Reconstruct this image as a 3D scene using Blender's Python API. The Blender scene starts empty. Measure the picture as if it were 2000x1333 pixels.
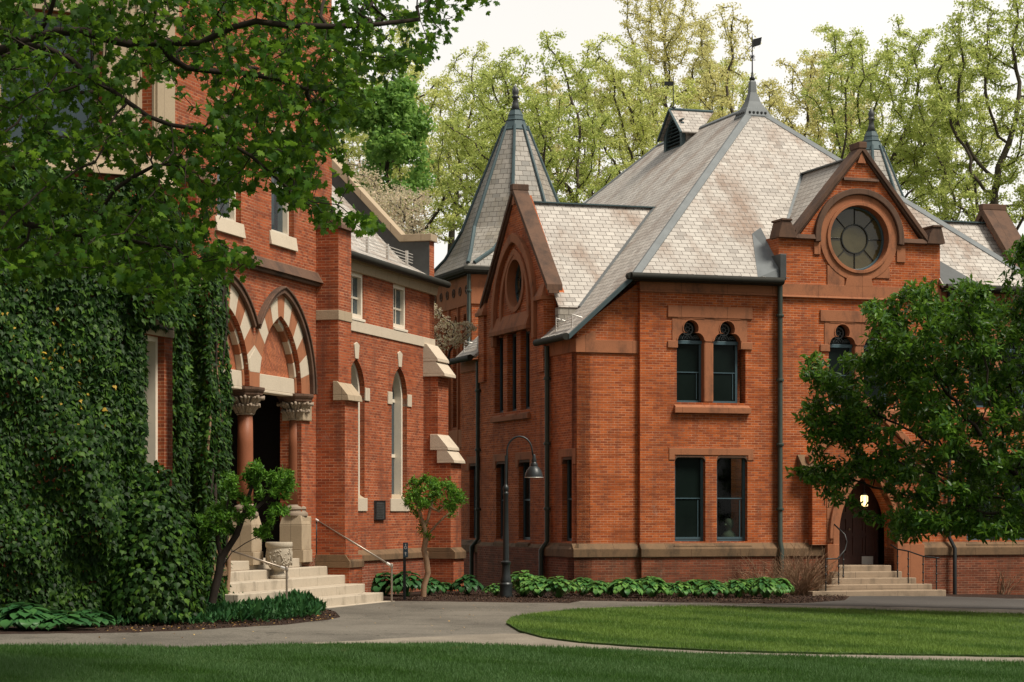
import bpy, bmesh, math, random
import numpy as np
from mathutils import Vector
from mathutils.geometry import tessellate_polygon
C = bpy.context.scene.collection
random.seed(7); RG = np.random.default_rng(11)

# ---------------------------------------------------------------- camera
F_PX = 4400.0; HOR = 1005.0; EYE = 2.1
cd = bpy.data.cameras.new('camera'); cam = bpy.data.objects.new('camera', cd); C.objects.link(cam)
cam.location = (0, 0, EYE); cam.rotation_euler = (math.radians(90), 0, 0)
cd.sensor_width = 36; cd.lens = F_PX / 2000 * 36; cd.shift_y = (HOR - 666.5) / 2000
cd.clip_start = .1; cd.clip_end = 3000
bpy.context.scene.camera = cam
# ---------------------------------------------------------------- sky
SUN_EL, SUN_AZ = math.radians(57), math.atan2(1.0, -.60)      # azimuth from +Y towards +X
w = bpy.data.worlds.new('World'); bpy.context.scene.world = w; w.use_nodes = True
nt = w.node_tree; nt.nodes.clear()
out = nt.nodes.new('ShaderNodeOutputWorld'); bg = nt.nodes.new('ShaderNodeBackground')
sky = nt.nodes.new('ShaderNodeTexSky'); sky.sky_type = 'NISHITA'; sky.sun_disc = False
sky.sun_elevation = SUN_EL; sky.sun_rotation = SUN_AZ; sky.dust_density = 3
mx = nt.nodes.new('ShaderNodeMix'); mx.data_type = 'RGBA'
tc = nt.nodes.new('ShaderNodeTexCoord'); nz = nt.nodes.new('ShaderNodeTexNoise'); nz.inputs['Scale'].default_value = 3
cr = nt.nodes.new('ShaderNodeValToRGB')
cr.color_ramp.elements[0].position = .3; cr.color_ramp.elements[0].color = (8.1, 7.8, 7.3, 1)
cr.color_ramp.elements[1].position = .75; cr.color_ramp.elements[1].color = (9.9, 9.55, 8.9, 1)
nt.links.new(tc.outputs['Generated'], nz.inputs['Vector']); nt.links.new(nz.outputs['Fac'], cr.inputs['Fac'])
mx.inputs['Factor'].default_value = .93
nt.links.new(sky.outputs[0], mx.inputs['A']); nt.links.new(cr.outputs[0], mx.inputs['B'])
# added dimming of the unseen sky behind the camera and west, to deepen shadows
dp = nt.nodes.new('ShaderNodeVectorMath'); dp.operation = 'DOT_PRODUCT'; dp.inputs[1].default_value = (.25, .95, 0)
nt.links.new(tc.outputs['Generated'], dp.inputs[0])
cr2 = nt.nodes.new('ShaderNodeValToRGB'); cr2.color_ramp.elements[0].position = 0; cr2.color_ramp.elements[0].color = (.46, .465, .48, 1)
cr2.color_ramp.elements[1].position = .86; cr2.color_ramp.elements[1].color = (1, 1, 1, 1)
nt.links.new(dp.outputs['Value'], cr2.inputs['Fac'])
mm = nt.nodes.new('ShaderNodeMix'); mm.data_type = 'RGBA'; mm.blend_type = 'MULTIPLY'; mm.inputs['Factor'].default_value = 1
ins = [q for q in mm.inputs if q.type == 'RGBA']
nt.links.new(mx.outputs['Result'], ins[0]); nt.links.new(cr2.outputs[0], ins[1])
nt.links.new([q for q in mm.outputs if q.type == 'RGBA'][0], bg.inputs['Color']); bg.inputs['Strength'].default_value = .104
nt.links.new(bg.outputs[0], out.inputs[0])
# ---------------------------------------------------------------- sun
sd = bpy.data.lights.new('sun', 'SUN'); so = bpy.data.objects.new('sun', sd); C.objects.link(so)
sd.energy = 4.3; sd.angle = math.radians(18); sd.color = (1, .92, .8)
sv = Vector((math.sin(SUN_AZ) * math.cos(SUN_EL), math.cos(SUN_AZ) * math.cos(SUN_EL), math.sin(SUN_EL)))
so.rotation_euler = sv.to_track_quat('Z', 'Y').to_euler()
vs = bpy.context.scene.view_settings
vs.view_transform = 'Standard'; vs.look = 'None'; vs.gamma = 1; vs.exposure = .27
bpy.context.scene.cycles.max_bounces = 6; bpy.context.scene.cycles.transparent_max_bounces = 12

# ---------------------------------------------------------------- materials
class NT:
    def __init__(s, name):
        s.m = bpy.data.materials.new(name); s.m.use_nodes = True; s.t = s.m.node_tree
        s.b = s.t.nodes['Principled BSDF']; s.o = s.t.nodes['Material Output']
    def n(s, kind, **kw):
        x = s.t.nodes.new('ShaderNode' + kind)
        for k, v in kw.items():
            if k in x.bl_rna.properties: setattr(x, k, v)
            else: x.inputs[k.replace('_', ' ')].default_value = v
        return x
    def l(s, a, b): s.t.links.new(a, b)
    def noise(s, scale, detail=4, vec=None, rough=.55):
        x = s.n('TexNoise'); x.inputs['Scale'].default_value = scale; x.inputs['Detail'].default_value = detail
        x.inputs['Roughness'].default_value = rough
        if vec is not None: s.l(vec, x.inputs['Vector'])
        return x.outputs['Fac']
    def ramp(s, f, stops):
        x = s.n('ValToRGB'); e = x.color_ramp.elements
        while len(e) < len(stops): e.new(.5)
        for i, (p, c) in enumerate(stops):
            e[i].position = p; e[i].color = (*c, 1) if len(c) == 3 else c
        s.l(f, x.inputs['Fac']); return x.outputs['Color']
    def mix(s, f, a, b, mode='MIX'):
        x = s.n('Mix', data_type='RGBA', blend_type=mode)
        for k, v in (('Factor', f), ('A', a), ('B', b)):
            i = x.inputs[k] if k == 'Factor' else [q for q in x.inputs if q.name == k and q.type == 'RGBA'][0]
            if hasattr(v, 'is_linked'): s.l(v, i)
            else: i.default_value = v if k == 'Factor' else (*v, 1)
        return [q for q in x.outputs if q.type == 'RGBA'][0]
    def uv(s): return s.n('UVMap').outputs[0]
    def obj(s): return s.n('NewGeometry').outputs['Position']
    def mapv(s, v, sc, rot=(0, 0, 0)):
        x = s.n('Mapping'); s.l(v, x.inputs['Vector']); x.inputs['Scale'].default_value = sc
        x.inputs['Rotation'].default_value = rot; return x.outputs[0]
    def bump(s, h, st=.3, dist=.01):
        x = s.n('Bump'); x.inputs['Strength'].default_value = st; x.inputs['Distance'].default_value = dist
        s.l(h, x.inputs['Height']); s.l(x.outputs[0], s.b.inputs['Normal'])
    def col(s, c): s.l(c, s.b.inputs['Base Color'])
    def rough(s, v): s.b.inputs['Roughness'].default_value = v; return s

def m_brick(name, c1, c2, c3, mortar, stain=(.10, .05, .035), herring=False):
    s = NT(name); uv = s.uv()
    v = s.mapv(uv, (1, 1, 1), (0, 0, math.radians(45) if herring else 0))
    # slight wobble of the courses
    br = s.n('TexBrick'); s.l(v, br.inputs['Vector']); br.inputs['Scale'].default_value = 1
    br.inputs['Brick Width'].default_value = .215; br.inputs['Row Height'].default_value = .069
    br.inputs['Mortar Size'].default_value = .0075; br.inputs['Mortar Smooth'].default_value = .3
    br.inputs['Color1'].default_value = (0, 0, 0, 1); br.inputs['Color2'].default_value = (1, 1, 1, 1); br.inputs['Mortar'].default_value = (.5, .5, .5, 1)
    br.offset = .5
    per = s.ramp(br.outputs['Color'], [(0, c1), (.45, c2), (.82, c3), (1, tuple(x * .62 for x in c1))])
    n1 = s.noise(1.3, 6, s.obj(), .65); n2 = s.noise(9, 5, s.obj()); 
    c = s.mix(s.ramp(n2, [(.35, (0, 0, 0)), (.7, (.5, .5, .5))]), per, tuple(x * .7 for x in c2))
    mo = s.mix(s.ramp(s.noise(.9, 5, s.obj()), [(.4, (0, 0, 0)), (.62, (1, 1, 1))]), mortar, tuple(x * .55 for x in mortar))
    c = s.mix(br.outputs['Fac'], c, mo)
    c = s.mix(s.ramp(n1, [(.5, (0, 0, 0)), (.85, (.55, .55, .55))]), c, stain)
    n3 = s.noise(.42, 4, s.mapv(s.obj(), (1, 1, 1.6)), .6)
    c = s.mix(s.ramp(n3, [(.5, (0, 0, 0)), (.72, (.36, .36, .36))]), c, tuple(x * .5 for x in c1))
    st = s.noise(1, 6, s.mapv(uv, (2.2, .26, 1)), .66)
    c = s.mix(s.ramp(st, [(.49, (0, 0, 0)), (.74, (.75, .75, .75))]), c, stain)
    # bands of darker fired courses, as laid
    bd = s.noise(1, 4, s.mapv(uv, (.9, 9.0, 1)), .7)
    c = s.mix(s.ramp(bd, [(.46, (0, 0, 0)), (.66, (.62, .62, .62))]), c, tuple(x * .45 for x in c1))
    ef = s.noise(1, 6, s.mapv(uv, (1.5, .8, 1)), .7)
    c = s.mix(s.ramp(ef, [(.64, (0, 0, 0)), (.80, (.4, .4, .4))]), c, (.55, .42, .34))
    s.col(c); s.rough(.88)
    h = s.n('Math', operation='MULTIPLY_ADD'); s.l(br.outputs['Fac'], h.inputs[0]); h.inputs[1].default_value = -1; s.l(s.noise(60, 3, s.obj()), h.inputs[2])
    s.bump(h.outputs[0], .55, .006); s.b.inputs['Specular IOR Level'].default_value = .25
    return s.m
def m_stone(name, c, c2, dirt, dlev=.55, sc=2.2, rough=.85, joints=0.0):
    s = NT(name); p = s.obj()
    a = s.mix(s.noise(sc, 6, p, .7), c, c2)
    a = s.mix(s.ramp(s.noise(1.1, 7, s.mapv(p, (1.6, 1.6, .8)), .72), [(dlev, (0, 0, 0)), (dlev + .22, (.8, .8, .8))]), a, dirt)
    a = s.mix(s.ramp(s.noise(35, 4, p), [(.3, (.35, .35, .35)), (.6, (0, 0, 0))]), a, tuple(x * .6 for x in c))
    if joints:
        br = s.n('TexBrick'); s.l(s.uv(), br.inputs['Vector']); br.inputs['Scale'].default_value = 1
        br.inputs['Brick Width'].default_value = joints; br.inputs['Row Height'].default_value = 40; br.inputs['Mortar Size'].default_value = .006
        a = s.mix(br.outputs['Fac'], a, tuple(x * .35 for x in c))
    s.col(a); s.rough(rough); s.bump(s.noise(28, 6, p), .35, .01); s.b.inputs['Specular IOR Level'].default_value = .25
    return s.m
def m_slate(name, c1, c2, c3, stain, bw=.30, rh=.205):
    s = NT(name); uv = s.uv()
    br = s.n('TexBrick'); s.l(uv, br.inputs['Vector']); br.inputs['Scale'].default_value = 1
    br.inputs['Brick Width'].default_value = bw; br.inputs['Row Height'].default_value = rh
    br.inputs['Mortar Size'].default_value = .009; br.inputs['Mortar Smooth'].default_value = .1
    br.inputs['Color1'].default_value = (0, 0, 0, 1); br.inputs['Color2'].default_value = (1, 1, 1, 1); br.inputs['Mortar'].default_value = (.5, .5, .5, 1)
    per = s.ramp(br.outputs['Color'], [(0, c1), (.35, c2), (.8, c3), (1, tuple(x * .8 for x in c1))])
    n = s.noise(1, 7, s.mapv(uv, (.75, .28, 1)), .68)
    c = s.mix(s.ramp(n, [(.49, (0, 0, 0)), (.66, (.8, .8, .8))]), per, stain)
    c = s.mix(s.ramp(s.noise(.5, 4, s.obj()), [(.45, (0, 0, 0)), (.7, (.4, .4, .4))]), c, tuple(x * .72 for x in c1))
    c = s.mix(br.outputs['Fac'], c, (.10, .085, .07))
    s.col(c); s.rough(.6)
    # courses overlap: each row steps up towards its lower edge
    sx = s.n('SeparateXYZ'); s.l(uv, sx.inputs[0]); dv = s.n('Math', operation='DIVIDE'); s.l(sx.outputs[1], dv.inputs[0]); dv.inputs[1].default_value = rh
    fr = s.n('Math', operation='FRACT'); s.l(dv.outputs[0], fr.inputs[0])
    a = s.n('Math', operation='ADD'); s.l(fr.outputs[0], a.inputs[0]); s.l(br.outputs['Fac'], a.inputs[1])
    m = s.n('Math', operation='MULTIPLY_ADD'); s.l(a.outputs[0], m.inputs[0]); m.inputs[1].default_value = -1; s.l(s.noise(14, 5, s.obj()), m.inputs[2])
    s.bump(m.outputs[0], .6, .012); s.b.inputs['Specular IOR Level'].default_value = .35
    return s.m
def m_plain(name, c, rough=.6, metal=0, var=.25, sc=8, spec=.5, bump=.1):
    s = NT(name); p = s.obj()
    s.col(s.mix(s.noise(sc, 5, p), tuple(x * (1 - var) for x in c), tuple(min(1, x * (1 + var)) for x in c)))
    s.rough(rough); s.b.inputs['Metallic'].default_value = metal; s.b.inputs['Specular IOR Level'].default_value = spec
    if bump: s.bump(s.noise(sc * 5, 4, p), bump, .01)
    return s.m
def m_leaf(name, cols, trans=.35, rough=.55, spec=.18, patch=None):
    s = NT(name)
    r = s.n('NewGeometry').outputs['Random Per Island']
    k = len(cols); c = s.ramp(r, [(i / (k - 1), cc) for i, cc in enumerate(cols)])
    c = s.mix(s.ramp(s.noise(.55, 3, s.obj()), [(.35, (0, 0, 0)), (.65, (.45, .45, .45))]), c, tuple(x * .62 for x in cols[0]))
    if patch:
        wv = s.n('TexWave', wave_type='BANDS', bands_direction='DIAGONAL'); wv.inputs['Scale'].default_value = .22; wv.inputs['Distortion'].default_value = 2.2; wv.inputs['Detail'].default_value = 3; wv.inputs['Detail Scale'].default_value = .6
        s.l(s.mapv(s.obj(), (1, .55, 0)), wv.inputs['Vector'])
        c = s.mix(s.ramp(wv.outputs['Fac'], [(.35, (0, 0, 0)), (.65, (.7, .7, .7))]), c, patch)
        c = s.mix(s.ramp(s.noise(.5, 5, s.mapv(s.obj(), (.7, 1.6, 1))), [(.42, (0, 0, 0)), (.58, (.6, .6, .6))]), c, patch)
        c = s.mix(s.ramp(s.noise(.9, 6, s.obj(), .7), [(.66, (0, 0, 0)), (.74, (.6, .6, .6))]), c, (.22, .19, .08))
    s.col(c); s.rough(rough); s.b.inputs['Specular IOR Level'].default_value = spec
    tr = s.n('BsdfTranslucent'); s.l(s.mix(.5, c, tuple(min(1, x * 1.6) for x in cols[-1]), 'MIX'), tr.inputs['Color'])
    ms = s.n('MixShader'); ms.inputs[0].default_value = trans
    s.l(s.b.outputs[0], ms.inputs[1]); s.l(tr.outputs[0], ms.inputs[2]); s.l(ms.outputs[0], s.o.inputs['Surface'])
    return s.m
M = {}
M['brickR'] = m_brick('brick orange red', (.45, .098, .022), (.53, .128, .028), (.28, .058, .019), (.60, .32, .19))
M['brickL'] = m_brick('brick rose red', (.36, .080, .028), (.44, .105, .034), (.22, .048, .022), (.50, .27, .16))
M['brickbase'] = m_brick('sooty plinth brick', (.20, .055, .026), (.26, .072, .032), (.13, .04, .022), (.33, .20, .13), stain=(.06, .045, .03))
M['brickbaseL'] = m_brick('lower wall brick', (.27, .062, .028), (.33, .078, .032), (.18, .045, .024), (.42, .25, .17), stain=(.06, .045, .03))
M['herring'] = m_brick('brick herringbone', (.42, .13, .055), (.50, .16, .07), (.34, .10, .05), (.2, .09, .05), herring=True)
M['brown'] = m_stone('brownstone', (.39, .155, .072), (.29, .115, .058), (.06, .04, .03), .5, joints=1.4)
M['browndark'] = m_stone('weathered brownstone', (.15, .082, .052), (.095, .058, .04), (.035, .028, .024), .46, joints=1.1)
M['plinth'] = m_stone('plinth stone', (.21, .12, .066), (.13, .09, .048), (.03, .028, .02), .46, joints=1.5)
M['lime'] = m_stone('limestone', (.44, .345, .235), (.34, .265, .18), (.16, .12, .08), .57, joints=.9)
M['cream'] = m_stone('cream stone', (.60, .515, .40), (.50, .42, .32), (.26, .20, .14), .56)
M['step'] = m_stone('step stone', (.50, .43, .335), (.40, .34, .26), (.17, .14, .10), .52, joints=1.8)
M['slate'] = m_slate('roof slate', (.36, .33, .295), (.42, .39, .35), (.47, .44, .395), (.21, .13, .085), .275, .185)
M['slate2'] = m_slate('turret slate', (.24, .23, .205), (.30, .28, .245), (.35, .325, .285), (.20, .17, .12), .275, .185)
M['lead'] = m_plain('lead flashing', (.155, .17, .175), .65, .1, .3, 3, .3)
M['leadblue'] = m_plain('blue grey metal', (.06, .092, .10), .6, .15, .3, 3, .3)
M['leaddark'] = m_plain('dark sheet metal', (.06, .065, .065), .5, .3, .4, 3)
M['gutter'] = m_plain('gutter bronze', (.022, .022, .017), .7, 0, .35, 6, .2)
M['pipe'] = m_plain('downpipe paint', (.035, .05, .04), .5, .2, .4, 4)
M['framecream'] = m_plain('cream window paint', (.70, .62, .50), .55, 0, .08, 6)
M['frameblue'] = m_plain('blue window paint', (.05, .095, .115), .45, 0, .2, 6)
M['iron'] = m_plain('black iron', (.02, .022, .022), .45, .4, .3, 10)
M['steel'] = m_plain('railing steel', (.30, .25, .20), .4, .6, .3, 12)
M['galv'] = m_plain('galvanised fitting', (.6, .58, .54), .45, .4, .1, 12)
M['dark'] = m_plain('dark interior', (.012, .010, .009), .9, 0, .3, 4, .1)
M['wood'] = m_plain('door wood', (.05, .016, .010), .55, 0, .35, 5)
M['stepbrown'] = m_stone('worn brown step', (.38, .29, .20), (.27, .20, .14), (.10, .08, .055), .5, joints=1.6)
M['urn'] = m_stone('urn stone', (.46, .40, .31), (.36, .31, .24), (.12, .10, .08), .52, sc=9)
M['shaft'] = m_stone('granite shaft', (.30, .105, .05), (.24, .085, .042), (.10, .09, .08), .6, sc=6, rough=.5)
M['capital'] = m_stone('capital stone', (.34, .27, .20), (.26, .20, .15), (.12, .09, .07), .5, sc=6)
M['bark'] = m_stone('bark', (.045, .033, .025), (.028, .021, .017), (.014, .011, .009), .5, sc=8, rough=.95)
M['barkgrey'] = m_stone('grey bark', (.10, .082, .064), (.06, .05, .04), (.04, .035, .03), .5, sc=5, rough=.95)
M['barktan'] = m_stone('peeling bark', (.36, .22, .13), (.20, .13, .08), (.05, .035, .03), .5, sc=9, rough=.95)
M['lampblack'] = m_plain('lamp post paint', (.022, .027, .028), .42, .3, .3, 8)
M['white'] = m_plain('white paint', (.8, .8, .78), .5, 0, .03)
M['signblue'] = m_plain('sign blue', (.02, .06, .10), .4, 0, .1)
M['bust'] = m_plain('bust plaster', (.55, .55, .5), .8, 0, .1)
def m_glass(name, base, rough=.04, bump=.05, spec=.6):
    s = NT(name); s.col(s.mix(s.noise(1.4, 3, s.obj()), base, tuple(x * 2.2 for x in base))); s.rough(rough)
    s.b.inputs['Specular IOR Level'].default_value = spec; s.bump(s.noise(2.2, 2, s.obj()), bump, .05); return s.m
M['glass'] = m_glass('dark glass', (.004, .007, .006), .15, .03, .10)
M['glassL'] = m_glass('grey glass', (.022, .034, .040), .08, .05, .5)
M['glassG'] = m_glass('old glass with reflection tint', (.045, .038, .015), .1, .6, .9)  # warm base colour stands in for golden reflections in the panes
def m_clear():
    s = NT('clear glass'); t = s.n('BsdfTransparent'); g = s.n('BsdfGlossy'); g.inputs['Roughness'].default_value = .05
    m = s.n('MixShader'); m.inputs[0].default_value = .02
    t.inputs['Color'].default_value = (.5, .55, .5, 1)
    s.l(t.outputs[0], m.inputs[1]); s.l(g.outputs[0], m.inputs[2]); s.l(m.outputs[0], s.o.inputs['Surface']); return s.m
M['clear'] = m_clear()
def m_emit():
    s = NT('lit lamp glass'); s.b.inputs['Emission Color'].default_value = (1, .72, .3, 1); s.b.inputs['Emission Strength'].default_value = 2.2
    s.b.inputs['Base Color'].default_value = (.9, .7, .4, 1); return s.m
M['lit'] = m_emit()
def m_ground(name, c1, c2, c3, fine=40, bump=.4, rough=.95, dist=.02, big=.25, crack=False):
    s = NT(name); p = s.obj()
    a = s.ramp(s.noise(fine, 4, p, .7), [(.3, c1), (.5, c2), (.7, c3)])
    a = s.mix(s.ramp(s.noise(big, 5, s.mapv(p, (1, .6, 1)), .6), [(.4, (0, 0, 0)), (.65, (.45, .45, .45))]), a, tuple(x * .6 for x in c1))
    if crack:
        vo = s.n('TexVoronoi', feature='DISTANCE_TO_EDGE'); vo.inputs['Scale'].default_value = .42
        wv = s.n('VectorMath', operation='ADD'); ns = s.n('TexNoise'); ns.inputs['Scale'].default_value = 1.7; ns.inputs['Detail'].default_value = 6; s.l(p, ns.inputs['Vector'])
        s.l(p, wv.inputs[0]); s.l(ns.outputs['Color'], wv.inputs[1]); s.l(wv.outputs[0], vo.inputs['Vector'])
        a = s.mix(s.ramp(vo.outputs['Distance'], [(0, (.75, .75, .75)), (.012, (0, 0, 0))]), a, tuple(x * .35 for x in c1))
        a = s.mix(s.ramp(s.noise(.16, 6, p, .7), [(.5, (0, 0, 0)), (.62, (.5, .5, .5))]), a, tuple(min(1, x * .75) for x in c3))
    s.col(a); s.rough(rough); s.bump(s.noise(fine * 1.3, 4, p), bump, dist); s.b.inputs['Specular IOR Level'].default_value = .2; return s.m
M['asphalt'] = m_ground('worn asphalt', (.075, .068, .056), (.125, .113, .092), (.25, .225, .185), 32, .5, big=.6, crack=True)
M['asphaltdark'] = m_ground('dark asphalt', (.055, .052, .048), (.075, .07, .064), (.11, .10, .09), 45, .35)  # darker asphalt copy, holds the shade painted on the path
M['concrete'] = m_ground('gravel concrete', (.15, .128, .10), (.22, .192, .15), (.34, .30, .24), 38, .25, big=.9)
M['mulch'] = m_ground('bark mulch', (.012, .008, .006), (.035, .02, .014), (.10, .055, .035), 22, 1.0, dist=.06)
M['lawn'] = m_ground('lawn soil', (.025, .05, .010), (.045, .085, .018), (.075, .12, .03), 18, .8, dist=.05)
M['earth'] = m_ground('rough ground', (.03, .045, .014), (.05, .07, .022), (.07, .08, .035), 3, .5)
M['leafmaple'] = m_leaf('maple leaf', [(.013, .045, .005), (.027, .080, .008), (.052, .13, .011), (.15, .265, .022)], .44, .55, .12)
M['leafivy'] = m_leaf('ivy leaf', [(.006, .020, .003), (.012, .040, .006), (.026, .070, .009), (.075, .15, .018)], .12, .5, .12)
M['leafivyyellow'] = m_leaf('yellowed ivy leaf', [(.40, .27, .03), (.55, .36, .05)], .3)
M['leafmag'] = m_leaf('glossy tree leaf', [(.014, .050, .007), (.030, .090, .010), (.058, .145, .014), (.14, .26, .026)], .3, .4, .25)
M['leafbox'] = m_leaf('small bright leaf', [(.035, .10, .012), (.075, .19, .02), (.15, .31, .03)], .3)
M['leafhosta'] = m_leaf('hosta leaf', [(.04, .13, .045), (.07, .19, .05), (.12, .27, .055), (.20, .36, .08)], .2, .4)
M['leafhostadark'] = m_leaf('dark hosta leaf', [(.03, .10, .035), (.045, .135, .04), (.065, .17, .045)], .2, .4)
M['leafcover'] = m_leaf('ground cover leaf', [(.018, .07, .022), (.028, .10, .028), (.045, .13, .03)], .2)
M['leaflocust'] = m_leaf('locust leaf', [(.38, .46, .13), (.48, .55, .16), (.57, .61, .20), (.66, .65, .26)], .58)
M['leafyellow'] = m_leaf('yellowing leaf', [(.47, .44, .16), (.58, .53, .20), (.66, .61, .28)], .58)
M['leafgreen'] = m_leaf('spring leaf', [(.28, .38, .10), (.40, .47, .13), (.53, .57, .18)], .55)
M['leafbright'] = m_leaf('bright maple leaf', [(.10, .22, .05), (.17, .33, .07), (.26, .42, .09)], .45)
M['blossom'] = m_leaf('faded blossom', [(.52, .38, .26), (.66, .54, .40), (.34, .34, .12), (.70, .60, .46)], .4)
M['blade'] = m_leaf('grass blade', [(.030, .085, .010), (.048, .12, .014), (.075, .16, .022), (.12, .20, .035)], .3, patch=(.17, .265, .05))  # brighter grass copy, sunlight on the island put into the colour
M['bladedark'] = m_leaf('shade tinted grass blade', [(.024, .07, .010), (.038, .10, .014), (.062, .14, .022)], .3, patch=(.07, .14, .045))  # darker grass copy, shade of the front strip put into the colour
M['deadleaf'] = m_leaf('fallen leaf', [(.45, .25, .06), (.6, .4, .12), (.3, .14, .05)], .1)

# ---------------------------------------------------------------- object helpers
def tag(o, label=None, cat=None, group=None, kind=None):
    if label: o['label'] = label
    if cat: o['category'] = cat
    if group: o['group'] = group
    if kind: o['kind'] = kind
    return o
def empty(name, loc=(0, 0, 0), label=None, cat=None, group=None):
    o = bpy.data.objects.new(name, None); C.objects.link(o); o.location = loc; o.empty_display_size = .3
    return tag(o, label, cat, group)
def link(name, me, parent=None):
    o = bpy.data.objects.new(name, me); C.objects.link(o)
    if parent is not None:
        o.parent = parent
        pm = parent
        off = Vector((0, 0, 0))
        while pm is not None: off += pm.location; pm = pm.parent
        o.location = -off
    return o
def uvmap(me):
    n = len(me.vertices); co = np.empty(n * 3, 'f'); me.vertices.foreach_get('co', co); co = co.reshape(-1, 3)
    uvl = me.uv_layers.new(name='UVMap'); arr = np.zeros((len(me.loops), 2), 'f')
    for p in me.polygons:
        nn = np.array(p.normal)
        if abs(nn[2]) > .985: t = np.array((1., 0, 0)); b = np.array((0, 1., 0))
        else:
            t = np.array((-nn[1], nn[0], 0)); t /= np.linalg.norm(t) + 1e-9; b = np.cross(nn, t)
        for li in p.loop_indices:
            v = co[me.loops[li].vertex_index]; arr[li] = (v @ t, v @ b)
    uvl.data.foreach_set('uv', arr.ravel())
class Fr:
    """vertical wall frame: u along the wall, z up, w out of the wall"""
    def __init__(s, o, d, n): s.o = o; s.d = d; s.n = n
    def p(s, u, z, w=0): return (s.o[0] + s.d[0] * u + s.n[0] * w, s.o[1] + s.d[1] * u + s.n[1] * w, z)
    def u(s, x, w=0):
        k = (x - 1000) / F_PX; ox = s.o[0] + s.n[0] * w; oy = s.o[1] + s.n[1] * w
        return (k * oy - ox) / (s.d[0] - k * s.d[1])
    def uz(s, x, y, w=0):
        u = s.u(x, w); d = s.o[1] + s.d[1] * u + s.n[1] * w
        return u, EYE + (HOR - y) / F_PX * d
    def z(s, x, y, w=0): return s.uz(x, y, w)[1]
    def off(s, w): return Fr((s.o[0] + s.n[0] * w, s.o[1] + s.n[1] * w), s.d, s.n)
NOSPLIT = {'louvre', 'leaded_tracery', 'rivet', 'gutter_strap', 'door_panel', 'snow_guard', 'glazing_bars', 'post', 'capital'}
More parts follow.
